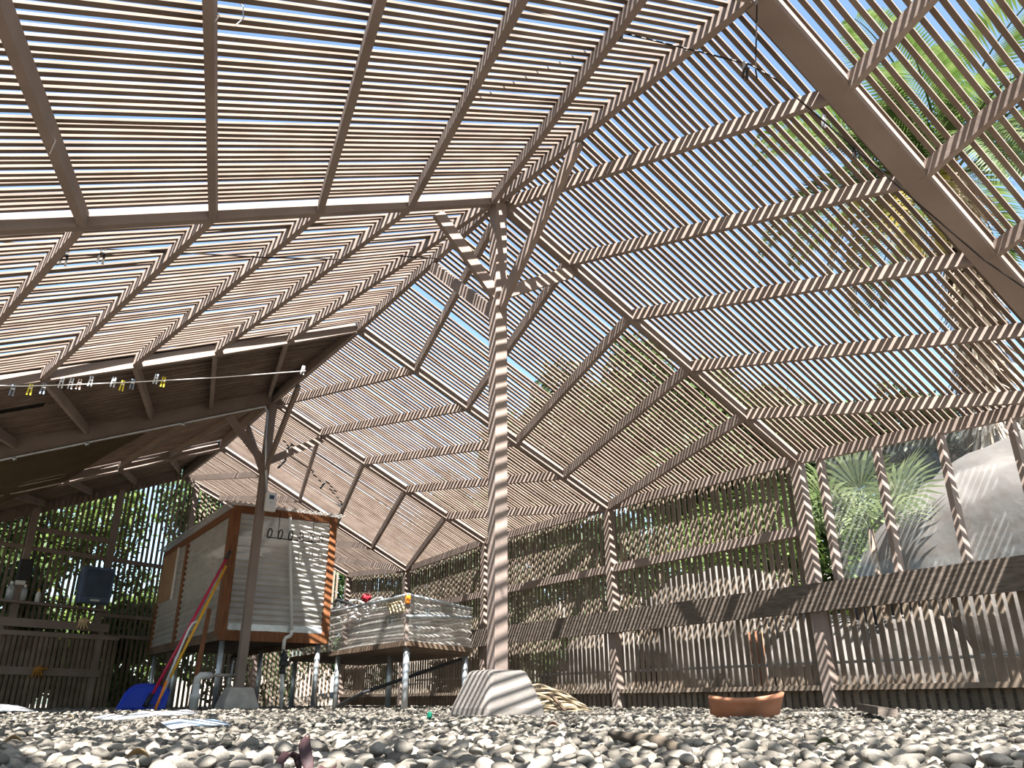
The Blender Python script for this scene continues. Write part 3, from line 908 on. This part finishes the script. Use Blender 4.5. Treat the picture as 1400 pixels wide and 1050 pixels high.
HORN = mat('straw_hook', (0.5, 0.38, 0.2), (0.6, 0.48, 0.28), rough=.6)
t = thing('row_of_hooks', 'straw coloured curved hooks hung inside the corner of the low bench', 'hooks', (C0.x, C0.y + .1, 1.0))
for k in range(5):
    b = Vector((C0.x - .03, C0.y + .10 + k * .075, 1.03))
    MB().tube([b + Vector((0, .08 - .16 * f, -.02 - .10 * f + .05 * math.sin(3.1 * f))) * 1 for f in np.linspace(1, 0, 8)], .008, 6).build('hook', HORN, t, smooth=True)

# ------------------------------------------------------------------ long-handled tools by the cabinet
def lean(p, q, r, n=10): return MB().tube([p, q], r, n)
sb, st = Vector((-.885, 5.02, .05)), Vector((-.235, 5.22, 1.62))
t = thing('snow_shovel', 'blue plastic shovel with a magenta handle leaning on the tall cabinet', 'shovel', (sb.x, sb.y, 0))
hd = lean(sb.lerp(st, .06), st, .016).build('handle', RED, t, smooth=True)
d = (st - sb).normalized(); lean(st - d * .06, st + d * .045, .02).build('grip', BLACKP, hd, smooth=True)
mb = MB(); N1 = 12
cx = -.95
for i in range(N1 + 1):
    for j in range(7):
        fx = i / N1 * 2 - 1
        h = .25 * math.sqrt(max(.03, 1 - abs(fx) ** 2.6)) if fx < 0 else .25 * (1 - .25 * fx * fx)
        z = .0 + h * j / 6
        mb.v.append((cx + .23 * fx + .05 * (j / 6), 5.02 + .06 * fx * fx * -1 + .10 * (j / 6) ** 1.5 + .03, z))
for i in range(N1):
    for j in range(6):
        a = i * 7 + j; mb.f.append([a, a + 7, a + 8, a + 1])
b_ = mb.build('blade', BLUE, t, smooth=True); s_ = b_.modifiers.new('t', 'SOLIDIFY'); s_.thickness = .008
MB().tube([(sb.x - .02, sb.y - .02, .03), (sb.x + .03, sb.y + .0, .15)], .024, 8).build('socket', BLACKP, b_, smooth=True)
yb, yt = Vector((-.70, 5.08, .28)), Vector((-.235, 5.255, 1.50))
t = thing('garden_rake', 'yellow-handled tool leaning beside the blue shovel', 'rake', (-.8, 5.0, 0))
d = (yt - yb).normalized()
lean(yb, yt, .015).build('handle', YEL, t, smooth=True)
lean(yb - d * .28, yb + d * .02, .017).build('ferrule', GALV, t, smooth=True)
e = yb - d * .28; MB().bar(e + Vector((-.11, .02, 0)), e + Vector((.11, -.02, 0)), .03, .03).build('head', BLACKP, t)
t = thing('hooked_cane', 'white hooked rod with an orange end between the leaning handles', 'rod', (-.78, 4.96, 0))
wb0, wt0 = Vector((-.80, 4.92, .10)), Vector((-.60, 4.98, .78))
MB().tube([wb0.lerp(wt0, .25), wb0.lerp(wt0, .7), wt0, wt0 + Vector((.03, .0, .06)), wt0 + Vector((.075, .02, .085))], .011, 8).build('shaft', WHITEP, t, smooth=True)
MB().tube([wb0 - Vector((.02, 0, .10)), wb0.lerp(wt0, .25)], .013, 8).build('orange_end', ORANGE, t, smooth=True)
sk0, sk1 = Vector((-.46, 5.08, -.02)), Vector((-.355, 5.25, 1.02))
o = MB().bar(sk0, sk1, .045, .022, up=(0, -1, .2)).build('wooden_stake', REDW); tag(o, 'red-brown wooden stake leaning on the tall cabinet side', 'stake')
o = MB().bar((-1.25, 5.6, -.01), (-.95, 5.25, .0), .05, .03).build('wood_offcut', BARE); tag(o, 'pale wood offcut lying beside the blue shovel', 'offcut')

# ------------------------------------------------------------------ lines with pegs
PEGD = mat('dark_peg', (0.0120, 0.0100, 0.0080), (0.0240, 0.0200, 0.0160), rough=.7)
def peg(p, mt_, lb, axis=(0, 0, 1), s=1.0, group='pegs on the lines'):
    spring_m = BLACKP if mt_ is PEGD else LIGHTWIRE
    t = thing('clothes_peg', lb, 'peg', tuple(p), group)
    p = Vector(p)
    for sg in (-1, 1):
        MB().bar(p + Vector((sg * .008 * s, 0, .03 * s)), p + Vector((sg * .012 * s - .004, .01 * s, -.055 * s)), .010 * s, .008 * s, up=(0, 1, 0)).build('jaw', mt_, t)
    MB().tube([p + Vector((-.012 * s, -.002, -.005)), p + Vector((.012 * s, -.002, -.005))], .005 * s, 6).build('spring', spring_m, t)
lp = [at(640, -6, D=3.0), at(850, 45, D=3.05), at(945, 68, D=3.1), at(1025, 88, D=3.1), at(1060, 108, D=3.1), at(1240, 265, D=3.6), at(1345, 355, D=3.95), at(1410, 400, D=4.1)]
o = MB().tube(lp, .0045, 6).build('wire_line', WIRE); tag(o, 'thin dark wire strung below the ridge past the thick beam', 'wire')
v0 = at(1035, 0, D=3.06); v1 = at(1033, 95, D=3.1)
o = MB().tube([v0 + Vector((0, 0, .25)), v0, v1, v1 + Vector((0, 0, -.06))], .004, 6).build('hanger_wire', WIRE); tag(o, 'short upright wire dropping to the strung line near the ridge', 'wire')
peg(at(850, 40, D=3.05), PEGD, 'dark peg on the strung wire where it crosses a rafter', s=1.1)
peg(at(1021, 92, D=3.1), PEGD, 'dark peg at the joint of the strung wire and the upright wire', s=1.1)
peg(at(1128, 162, D=3.3), LIGHTWIRE, 'pale peg on the strung wire below the first rafter past the ridge', s=.8)
peg(at(1170, 205, D=3.4), PEGD, 'dark peg on the strung wire halfway to the thick beam', s=.8)
l2 = [at(-5, 330, Y=.5), at(85, 338, Y=.5), at(220, 344, Y=.5), at(360, 352, Y=.5), at(480, 355, Y=.5), at(545, 350, Y=.5), at(610, 354, Y=.5)]
o = MB().tube(l2, .0045, 6).build('wire_line', WIRE); tag(o, 'thin dark wire line just past the pale centre post beam', 'wire')
peg(at(90, 347, Y=.48), PEGD, 'dark peg farther from the centre post on the line past the pale beam', s=1.2)
peg(at(141, 345, Y=.48), PEGD, 'dark peg nearer the centre post on the line past the pale beam', s=1.2)
l3 = [at(-5, 527, Y=2.28), at(30, 528, Y=2.28), at(100, 526, Y=2.28), at(190, 522, Y=2.28), at(300, 516, Y=2.28), at(418, 507, Y=2.28)]
o = MB().tube(l3, .004, 6).build('wire_line', LIGHTWIRE); tag(o, 'bright wire line carrying the coloured clips', 'wire')
PW = mat('pale_blue_peg', (0.55, 0.62, 0.72), (0.72, 0.76, 0.8), rough=.4); PY = mat('yellow_peg', (0.70, 0.55, 0.03), (0.8, 0.65, 0.05), rough=.4); PB = mat('steel_blue_peg', (0.16, 0.22, 0.30), (0.22, 0.28, 0.36), rough=.4); PP = mat('pinkish_peg', (0.55, 0.42, 0.36), (0.65, 0.52, 0.46), rough=.4)
CL = [(18, 531, PB, 'steel blue clip nearest the edge of the clip line'), (42, 530, PY, 'yellow clip at the outer end of the clip line'), (60, 529, PB, 'steel blue clip beside the outer yellow clip'),
      (85, 521, PW, 'tall pale blue clip beside the dark steel blue one'), (98, 522, PW, 'pale blue clip next to the pinkish clip'), (109, 523, PP, 'pinkish clip in the middle of the clip line'),
      (125, 519, PW, 'largest pale blue clip past the pinkish one'), (156, 520, PW, 'lone pale blue clip before the middle yellow clip'), (168, 525, PY, 'yellow clip in the middle of the clip line'),
      (182, 523, PB, 'steel blue clip just past the middle yellow one'), (214, 516, PW, 'pale blue clip beside the last yellow one'), (224, 520, PY, 'last yellow clip on the clip line'), (415, 504, WHITEP, 'white clip near the far post on the clip line')]
for x, y, mt_, lb in CL: peg(at(x, y, Y=2.28), mt_, lb, s=.95, group='coloured clips on the line')
for pl, r, lb in (([(72, 150), (62, 170), (76, 192), (68, 210)], 1, 'loose bright wire twist hanging from the rafter nearest the roof edge'), ([(296, 0), (294, 15), (300, 22), (293, 30)], 1, 'bright wire twist beside the second overhead rafter'), ([(322, 0), (332, 8), (333, 25), (322, 35)], 1, 'bright wire loop round the second overhead rafter')):
    P = [Vector(at(x, y, D=3.13 if pl[0][0] < 100 else 2.33)) for x, y in pl]
    tag(MB().tube(P, .0025, 5).build('wire_twist', LIGHTWIRE), lb, 'wire')

# black tubing hanging from the roof above the cabinet
for P, Y, lb in (([(398, 582), (388, 590), (402, 606), (392, 614), (390, 630), (380, 640)], 5.9, 'short black drip tube dangling beside the far post'),
                 ([(440, 588), (452, 597), (468, 602), (470, 622), (452, 636), (462, 645), (444, 660), (438, 668)], 6.3, 'longer black drip tube dangling above the tall cabinet'),
                 ([(398, 590), (418, 602), (430, 612), (428, 600), (440, 594)], 6.1, 'looped pale drip tube strung between the dangling black tubes')):
    mt_ = GREYC if 'pale' in lb else BLACKP
    tag(MB().tube([at(x, y, Y=Y) for x, y in P], .014, 7).build('drip_tube', mt_, smooth=True), lb, 'tube', 'dangling drip tubes')

# ------------------------------------------------------------------ bits on the gravel
mb = MB(); c = at(1021, 978, D=4.05); ax = Vector((.80, -.60, 0)).normalized(); sd = Vector((0.6, .8, 0))
N1 = 20
for i in range(7):
    h = i / 6
    for j in range(N1 + 1):
        u_ = j / N1 * 2 - 1
        a = u_ * .72
        rr = .235 + .03 * h
        mb.v.append(tuple(Vector((c.x, c.y, -.02)) + ax * (math.sin(a) * rr) + sd * ((1 - math.cos(a)) * rr - .10 * h) + Vector((0, 0, h * (.093 + .022 * u_ * u_ + .008 * u_)))))
for i in range(6):
    for j in range(N1):
        a = i * (N1 + 1) + j; mb.f.append([a, a + 1, a + N1 + 2, a + N1 + 1])
o = mb.build('roof_tile', TERRA, smooth=True); s_ = o.modifiers.new('t', 'SOLIDIFY'); s_.thickness = .014
tag(o, 'curved terracotta roof tile lying on the gravel', 'tile')
o = MB().bar(at(1182, 972, Z=.02) , at(1215, 984, Z=.0) + Vector((0, 0, .012)), .07, .03, up=(.2, 0, 1)).build('wood_offcut', BARE); tag(o, 'broken wooden board end on the gravel below the window', 'offcut')
a = Vector((-1.53, -2.62, .035)); b = Vector((-1.66, -3.06, .03))
sdir = [Vector(p) + Vector((0, 0, .006)) for p in [at(835, 1008, D=1.68), at(870, 1016, D=1.6), at(905, 1022, D=1.5), at(935, 1032, D=1.42)]]
o = MB().tube([p for p in sdir], [.007, .012, .013, .009], 8).build('stick', BARK, smooth=True); tag(o, 'thick dark stick lying across the near gravel', 'stick')
# coir roll by the footing
COIR = mat('coir_fibre', (0.2176, 0.1600, 0.0960), (0.3328, 0.2624, 0.1728), scale=30, rough=.95, bump=.5)
t = thing('coir_mat', 'crumpled heap of tan coir matting beside the centre footing', 'mat', (.62, .5, 0))
for k in range(11):
    f = k / 10
    P = []
    for q in range(22):
        g_ = q / 21
        x = .30 + .62 * g_; y = .30 + .35 * f + .03 * math.sin(8 * g_ + k)
        hh = .16 * (1 - (g_ * 1.05 - .15) ** 2) * (1 - (f - .45) ** 2 * 2.2)
        P.append((x - .12 * f, y, max(.012, hh * (.55 + .05 * math.sin(19 * g_ + 2 * k)))))
    MB().tube(P, .021, 6).build('fold', COIR, t, smooth=True)
for k in range(9):
    P = [(.27 + .62 * g_, .25 + .009 * k + .015 * math.sin(6 * g_ + k), max(.008, (.012 + .0185 * k) * (1 - (g_ - .35) ** 2 * 1.9) + .007 * math.sin(17 * g_ + 1.7 * k))) for g_ in np.linspace(0, 1, 28)]
    MB().tube(P, .0075, 6).build('fold', COIR, t, smooth=True)
o = MB().tube([at(752, 948, Y=.25), at(775, 975, Y=.2)], .012, 6).build('stick', DARKW); tag(o, 'dark stick leaning on the coir matting', 'stick')
def ribbon(P, wd, mt_, name, lb, cat, grp=None):
    mb = MB()
    P = [Vector(p) for p in P]
    for i, p in enumerate(P):
        d = (P[min(i + 1, len(P) - 1)] - P[max(i - 1, 0)]).normalized(); s = Vector((-d.y, d.x, .25)).normalized()
        mb.v += [tuple(p - s * wd / 2), tuple(p + s * wd / 2)]
    for i in range(len(P) - 1): mb.f.append([2 * i, 2 * i + 1, 2 * i + 3, 2 * i + 2])
    o = mb.build(name, mt_, smooth=True); s_ = o.modifiers.new('t', 'SOLIDIFY'); s_.thickness = .002
    return tag(o, lb, cat, grp)
def gp(x, D, z): # ground point at pixel column x and distance D
    d = ray(x, 960); s = D / math.hypot(d[0], d[1]); return Vector((CAM[0] + s * d[0], CAM[1] + s * d[1], z))
ribbon([gp(138, 3.2, .035), gp(170, 3.1, .03), gp(205, 3.15, .042), gp(240, 3.3, .04), gp(265, 3.4, .045)], .05, WHITEP, 'plastic_strip', 'crumpled white plastic strip on the gravel before the shovel', 'strip')
TAGB = mat('blue_tinted_plastic', (0.6000, 0.6000, 0.6000), (0.1875, 0.3375, 0.5100), scale=8, rough=.4)
ribbon([gp(232, 2.1, .028), gp(255, 2.12, .034), gp(280, 2.18, .032), gp(308, 2.3, .03)], .05, TAGB, 'plant_label', 'white and blue plastic plant label lying on the gravel', 'label')
ribbon([gp(-20, 5.0, .05), gp(10, 5.0, .055), gp(38, 5.1, .05)], .12, WHITEP, 'paper_sheet', 'white sheet lying at the edge of the gravel below the potting bench', 'paper')
GREENG = mat('green_glass', (0.0070, 0.0770, 0.0455), (0.0105, 0.1050, 0.0630), rough=.1)
p = gp(588, 3.1, .028); tag(blob(p, (.012, .01, .016), 2, 1).build('glass_shard', GREENG), 'small green glass shard on the gravel', 'shard')
POD = mat('pink_dry_pod', (0.0248, 0.0099, 0.0117), (0.0495, 0.0225, 0.0225), scale=20, rough=.6)
t = thing('dry_petal_curl', 'dried dusky pink curled leaf at the near edge of the gravel', 'leaf', tuple(gp(425, .95, .02)))
q0 = gp(425, .98, .02)
def curl(P, wd, parent):
    mb = MB()
    for i, p in enumerate(P):
        f = i / (len(P) - 1); w_ = wd * math.sin(math.pi * (.12 + .80 * f)); r_ = Vector(RT) * w_ / 2
        mb.v += [tuple(p - r_), tuple(p + Vector((0, 0, -.004))), tuple(p + r_)]
    for i in range(len(P) - 1):
        a = i * 3; mb.f += [[a, a + 1, a + 4, a + 3], [a + 1, a + 2, a + 5, a + 4]]
    o = mb.build('leaf_blade', POD, parent, smooth=True); s_ = o.modifiers.new('t', 'SOLIDIFY'); s_.thickness = .0015
curl([gp(395, .93, .005), gp(390, .94, .018), gp(400, .95, .028), gp(412, .96, .024), gp(418, .95, .010)], .012, t)
curl([gp(432, .93, .006), gp(426, .94, .022), gp(421, .95, .035), gp(424, .96, .045)], .014, t)
curl([gp(436, .93, .004), gp(448, .92, .010), gp(456, .94, .014), gp(450, .95, .006)], .02, t)
LL = ['tan dry leaf by the roof tile', 'olive dry leaf near the edge of the gravel below the window', 'brown dry leaf by the stick', 'amber dry leaf in the near gravel beside the pink curl', 'curled brown leaf on the gravel before the far footing', 'pale dry leaf at the dark corner of the gravel']
for (px, D, mt_), lb in zip([(1075, 2.4, LEAFDRY), (1120, 1.15, L_OLIVE), (755, 1.9, TERRA), (200, 1.0, LEAFDRY), (100, 3.6, LEAFDRY), (30, 1.5, LEAFDRY)], LL):
    c = gp(px, D, .022); mb = MB(); N1 = 8; s = .017
    for i in range(N1 + 1):
        f = i / N1; wv = s * .5 * math.sin(math.pi * (.05 + .9 * f)); r_ = Vector((_rt[0], _rt[1], 0)); fw_ = Vector((_fw[0], _fw[1], 0))
        b = c + r_ * (s * 1.6 * (f - .5)) + Vector((0, 0, .005 * math.sin(3 * f)))
        mb.v += [tuple(b - fw_ * wv * .5 + Vector((0, 0, wv * .7))), tuple(b), tuple(b + fw_ * wv * .5 + Vector((0, 0, wv * .6)))]
    for i in range(N1):
        a = i * 3; mb.f += [[a, a + 1, a + 4, a + 3], [a + 1, a + 2, a + 5, a + 4]]
    tag(mb.build('dry_leaf', mt_, smooth=True), lb, 'leaf', 'dry leaves on the gravel')

# ------------------------------------------------------------------ outside: boulders
def boulder(c, r, seed, lb, sub=5, nz=.5):
    V, F = ico(sub); out = []
    for v in V:
        vv = Vector(v)
        k = 1 + nz * .5 * noise.noise(vv * 1.1 + Vector((seed, 0, 0))) + nz * .22 * noise.noise(vv * 2.7 + Vector((0, seed, 0))) + nz * .10 * noise.noise(vv * 7 + Vector((0, 0, seed)))
        # flatten faces a little
        out.append((c[0] + vv.x * r[0] * k, c[1] + vv.y * r[1] * k, c[2] + vv.z * r[2] * k))
    mb = MB(); mb.v = out; mb.f = [list(f) for f in F]
    o = mb.build('boulder', ROCK, smooth=True)
    return tag(o, lb, 'boulder', 'boulders outside the slatted wall')
boulder((5.95, -.62, .9), (1.15, 1.8, 1.62), 3, 'huge pale boulder filling the clear window', nz=.45)
boulder((4.9, 2.6, .65), (.8, 1.15, .85), 9, 'pale boulder behind the slats in the middle of the wall')
boulder((4.6, 1.0, .35), (.6, .55, .55), 14, 'smaller boulder behind the slats beside the window post')
boulder((4.9, .25, .25), (.45, .5, .55), 21, 'low boulder at the foot of the huge pale one')
boulder((4.8, 4.6, .4), (.6, .8, .55), 27, 'boulder behind the slats next to the centre post')
o = MB().box((3.55, .98, -.02), (3.58, 1.12, .66)).build('terracotta_board', TERRA); tag(o, 'upright terracotta coloured board outside the slatted wall', 'board')


# ------------------------------------------------------------------ outside: plants
def foliage(name, blobs, n, size, mt_, parent, seed):
    """leaf quads on clumps; blobs = list of (centre, radii)"""
    r = np.random.default_rng(seed)
    wts = np.array([b[1][0] * b[1][1] + b[1][0] * b[1][2] for b in blobs]); wts = wts / wts.sum()
    idx = r.choice(len(blobs), n, p=wts)
    C = np.array([b[0] for b in blobs])[idx]; R = np.array([b[1] for b in blobs])[idx]
    d = r.standard_normal((n, 3)); d /= np.linalg.norm(d, axis=1)[:, None]
    p = C + d * R * (r.uniform(.25, 1, (n, 1)) ** .45)
    nrm_ = d + .9 * r.standard_normal((n, 3)); nrm_[:, 2] += .4; nrm_ /= np.linalg.norm(nrm_, axis=1)[:, None]
    a = np.cross(nrm_, r.standard_normal((n, 3))); a /= np.linalg.norm(a, axis=1)[:, None] + 1e-9
    b = np.cross(nrm_, a)
    s = size * r.uniform(.6, 1.3, (n, 1))
    P = np.stack([p - a * s, p + b * s * .45, p + a * s, p - b * s * .45], 1).reshape(-1, 3)
    Fq = np.arange(n * 4).reshape(-1, 4)
    if parent is not None: P = P - np.array(parent.location)
    return np_mesh(name, P, Fq, mt_, parent)


def tree(base, h, rad, mt_, lb, seed, n=3500, size=.085, cat='tree', name='leafy_tree', low=.3, group='trees outside'):
    r = random.Random(seed); base = Vector(base)
    t = thing(name, lb, cat, tuple(base), group)
    blobs = []
    for k in range(11):
        a = r.uniform(0, 6.28); rr = rad * r.uniform(.1, .65); zz = base.z + h * r.uniform(low, .86)
        s = rad * r.uniform(.35, .6)
        blobs.append(((base.x + rr * math.cos(a), base.y + rr * math.sin(a), zz), (s, s, s * .85)))
    blobs.append(((base.x, base.y, base.z + h * .82), (rad * .5, rad * .5, h * .18)))
    foliage('crown', blobs, int(n * 1.9), size, mt_, t, seed)
    mb = MB()
    top = base + Vector((r.uniform(-.2, .2), r.uniform(-.2, .2), h * .6))
    mb.tube([base - Vector((0, 0, .15)), base.lerp(top, .5) + Vector((r.uniform(-.1, .1), 0, 0)), top], [.03 * h, .022 * h, .012 * h], 8)
    for k in range(5):
        b = blobs[k][0]; mb.tube([base.lerp(top, r.uniform(.4, .9)), Vector(b)], [.010 * h, .004 * h], 6)
    mb.build('trunk', BARK, t, smooth=True)
    return t


def px_tree(px, py, X, rad, mt_, lb, seed, **k):
    p = at(px, py, X=X); gz = hill(X, p.y)
    return tree((X, p.y, gz), max(.6, p.z - gz), rad, mt_, lb, seed, **k)

px_tree(770, 490, 9.0, 1.9, L_OLIVE, 'olive green tree seen through the slats beside the centre post', 1, n=8500, size=.10)
px_tree(870, 455, 8.6, 1.6, L_MID, 'green tree whose top shows through the roof slats past the centre post', 2, n=8500, size=.10)
px_tree(960, 490, 8.2, 1.4, L_MID, 'mid green tree outside above the slatted wall', 3, n=8500, size=.10)
px_tree(1040, 530, 8.8, 1.5, L_OLIVE, 'olive tree outside just before the window post', 4, n=8500, size=.10)
px_tree(1120, 565, 8.0, 1.2, L_BRIGHT, 'bright green tree standing behind the fan palm', 5, n=3600)
px_tree(1215, 522, 9.5, 1.2, L_MID, 'tree whose tip rises above the eave over the window', 6, n=3400)
px_tree(1310, 575, 9.0, 1.5, L_OLIVE, 'grey-green bush tree behind the top of the huge boulder', 7, n=3800)
px_tree(1392, 560, 8.5, 1.4, L_DARK, 'dark green tree at the outer end of the clear window', 8, n=3600)
px_tree(690, 560, 9.0, 1.6, L_MID, 'green tree outside hidden partly by the centre post', 9, n=8500, size=.10)
px_tree(610, 640, 8.5, 1.5, L_OLIVE, 'olive tree outside past the low bench', 10, n=3400)
px_tree(745, 700, 5.6, .9, L_DARK, 'dark shrub behind the slats next to the centre post', 11, n=2600, size=.05, cat='shrub', name='leafy_shrub', low=.15, group='shrubs outside')
px_tree(885, 690, 6.4, 1.0, L_MID, 'green shrub behind the slats in the middle of the wall', 12, n=2800, size=.05, cat='shrub', name='leafy_shrub', low=.15, group='shrubs outside')
px_tree(985, 670, 6.4, 1.0, L_BRIGHT, 'bright green shrub above the pale boulder behind the slats', 13, n=2800, size=.05, cat='shrub', name='leafy_shrub', low=.15, group='shrubs outside')
px_tree(1070, 660, 5.8, .8, L_BRIGHT, 'bright green shrub beside the window post', 14, n=2600, size=.045, cat='shrub', name='leafy_shrub', low=.15, group='shrubs outside')
px_tree(1185, 690, 5.6, .75, L_BRIGHT, 'light green low shrub under the fan palm', 15, n=2800, size=.04, cat='shrub', name='leafy_shrub', low=.1, group='shrubs outside')
px_tree(700, 700, 4.9, .9, L_OLIVE, 'olive shrub behind the slats showing just past the centre post', 31, n=3600, size=.06, cat='shrub', name='leafy_shrub', low=.08, group='shrubs outside')
px_tree(810, 705, 5.0, .9, L_DARK, 'dark shrub behind the slats beside the middle wall post', 32, n=3600, size=.06, cat='shrub', name='leafy_shrub', low=.08, group='shrubs outside')
px_tree(630, 745, 5.0, .9, L_OLIVE, 'olive shrub behind the slats above the low bench', 33, n=3400, size=.06, cat='shrub', name='leafy_shrub', low=.08, group='shrubs outside')
EW = ['bright leafy tree behind the end wall above the potting bench', 'leafy tree behind the end wall beside the blue grey box', 'tall leafy tree behind the end wall next to the cabinet', 'dense dark tree behind the end wall at its outer end',
      'low bright bush behind the end wall beside the cabinet legs', 'low green bush behind the bottles on the end wall', 'dark bush behind the foot of the end wall']
for k, (x, y, h, rad, mt_) in enumerate([(-2.4, 12.0, 4.6, 1.6, L_MID), (-.9, 12.2, 4.8, 1.6, L_BRIGHT), (.8, 12.6, 4.9, 1.5, L_MID), (-4.2, 11.0, 4.6, 1.6, L_DARK), (-.2, 10.9, 1.7, .9, L_BRIGHT), (-2.0, 10.6, 2.2, .9, L_MID), (-3.3, 10.4, 1.6, .9, L_DARK)]):
    tree((x, y, 0), h, rad, mt_, EW[k], 40 + k, n=4200 if k < 4 else 2400, size=.075, low=.1)
for k, (x, y, h, rad) in enumerate([(2.6, 13.2, 4.2, 1.6), (4.6, 12.4, 4.2, 1.6)]):
    tree((x, y, hill(x, y)), h, rad, L_DARK, ['dark tree behind the cabinet in the far corner', 'dark tree outside the far corner past the low bench'][k], 60 + k, n=3600, size=.08, low=.08)


def fan_palm(base, h, lb, dirs, size=.62):
    base = Vector(base)
    t = thing('fan_palm', lb, 'palm', tuple(base))
    MB().tube([base - Vector((0, 0, .1)), base + Vector((0, 0, h * .5)), base + Vector((0, 0, h))], [.04, .035, .03], 9).build('trunk', DARKW, t, smooth=True)
    for az_, el, ln in dirs:
        d = Vector((math.cos(az_) * math.cos(el), math.sin(az_) * math.cos(el), math.sin(el)))
        hub = base + Vector((0, 0, h)) + d * ln
        mb = MB(); mb.tube([base + Vector((0, 0, h)), hub], [.011, .007], 5)
        side = d.cross(Vector((0, 0, 1))).normalized(); upv = side.cross(d)
        n = 24
        for k in range(n):
            a = (k / (n - 1) - .5) * math.radians(280)
            ld = d * math.cos(a) + side * math.sin(a) + upv * (.18 - .10 * abs(a))
            ls = size * (1 - .15 * abs(a) / 2.4)
            wv = ld.cross(upv).normalized() * size * .038
            tip = hub + ld * ls + Vector((0, 0, -.12 * ls)); mid = hub + ld * ls * .6
            mb.quad(hub, mid - wv + upv * .006, tip, mid + wv + upv * .006)
        mb.build('frond', L_FAN, t)
    return t
pcx = at(1180, 690, X=4.7)
fan_palm((4.75, pcx.y, hill(4.75, pcx.y)), pcx.z - hill(4.75, pcx.y) - .25, 'fan palm seen through the clear window beside the huge boulder',
         [(a, e, l) for a, e, l in [(2.2, .9, .5), (2.9, .5, .55), (3.6, .7, .5), (4.3, .45, .55), (1.6, .45, .5), (5.0, .8, .5), (.8, .7, .4), (3.3, 1.2, .55), (4.0, .1, .5), (2.4, .1, .5)]], .55)


def feather_palm():
    base = Vector((7.3, .35, hill(7.3, .35))); top = Vector((7.2, -.12, 6.55))
    t = thing('tall_palm', 'tall palm with a shaggy trunk towering outside above the roof', 'palm', tuple(base))
    MB().tube([base - Vector((0, 0, .2)), base.lerp(top, .5), top], [.17, .15, .17], 12).build('trunk', BARK, t, smooth=True)
    mb = MB(); r = random.Random(5)
    for k in range(1500):
        f = r.uniform(.35, 1); c = base.lerp(top, f); a = r.uniform(0, 6.28); o_ = Vector((math.cos(a), math.sin(a), 0)); s_ = Vector((-o_.y, o_.x, 0)) * r.uniform(.012, .03)
        p = c + o_ * .15; q = c + o_ * r.uniform(.25, .48) + Vector((0, 0, -r.uniform(.2, .6)))
        mb.quad(p - s_, p + s_, q + s_ * .5, q - s_ * .5)
    mb.build('skirt', THATCH, t)
    fr = [(2.6, .85, 2.4, 0), (3.0, .55, 2.5, 0), (3.5, .75, 2.4, 0), (4.0, .5, 2.4, 0), (4.6, .65, 2.5, 0), (5.2, .5, 2.4, 0), (2.1, .55, 2.4, 0), (1.6, .7, 2.3, 0), (1.0, .5, 2.3, 0), (.2, .6, 2.3, 0), (5.8, .7, 2.3, 0),
          (3.3, 1.15, 2.5, 0), (4.3, 1.2, 2.5, 0), (2.3, 1.2, 2.4, 0), (3.8, .15, 2.2, 0), (4.9, .1, 2.2, 0), (2.75, .30, 2.3, 0), (2.35, .05, 2.1, 1), (1.95, -.1, 2.0, 1), (3.2, -.2, 1.9, 1)]
    for az_, el, ln, yl in fr:
        h = Vector((math.cos(az_), math.sin(az_), 0)); P = []
        p = top.copy(); e = el
        for q in range(17):
            P.append(p.copy()); p = p + (h * math.cos(e) + Vector((0, 0, math.sin(e)))) * (ln * 1.2 / 16); e -= .10
        mb = MB(); mb.tube(P, [.022 * (1 - .8 * q / 16) for q in range(17)], 5)
        sd_ = h.cross(Vector((0, 0, 1)))
        for q in range(52):
            f = .12 + .88 * q / 51; i = min(15, int(f * 16)); c = P[i].lerp(P[i + 1], f * 16 - i); d = (P[i + 1] - P[i]).normalized(); un = sd_.cross(d)
            for sg in (-1, 1):
                l = .62 * math.sin(math.pi * (.15 + .80 * f)) + .08
                dd = (d * .55 + sd_ * sg * .8 + un * .25).normalized()
                tip = c + dd * l + Vector((0, 0, -.22 * l)); wv = d * .030; mid = c + dd * l * .5
                mb.quad(c - wv * .6, mid - wv, tip, mid + wv)
        mb.build('frond', L_YEL if yl else L_PALM, t)
feather_palm()
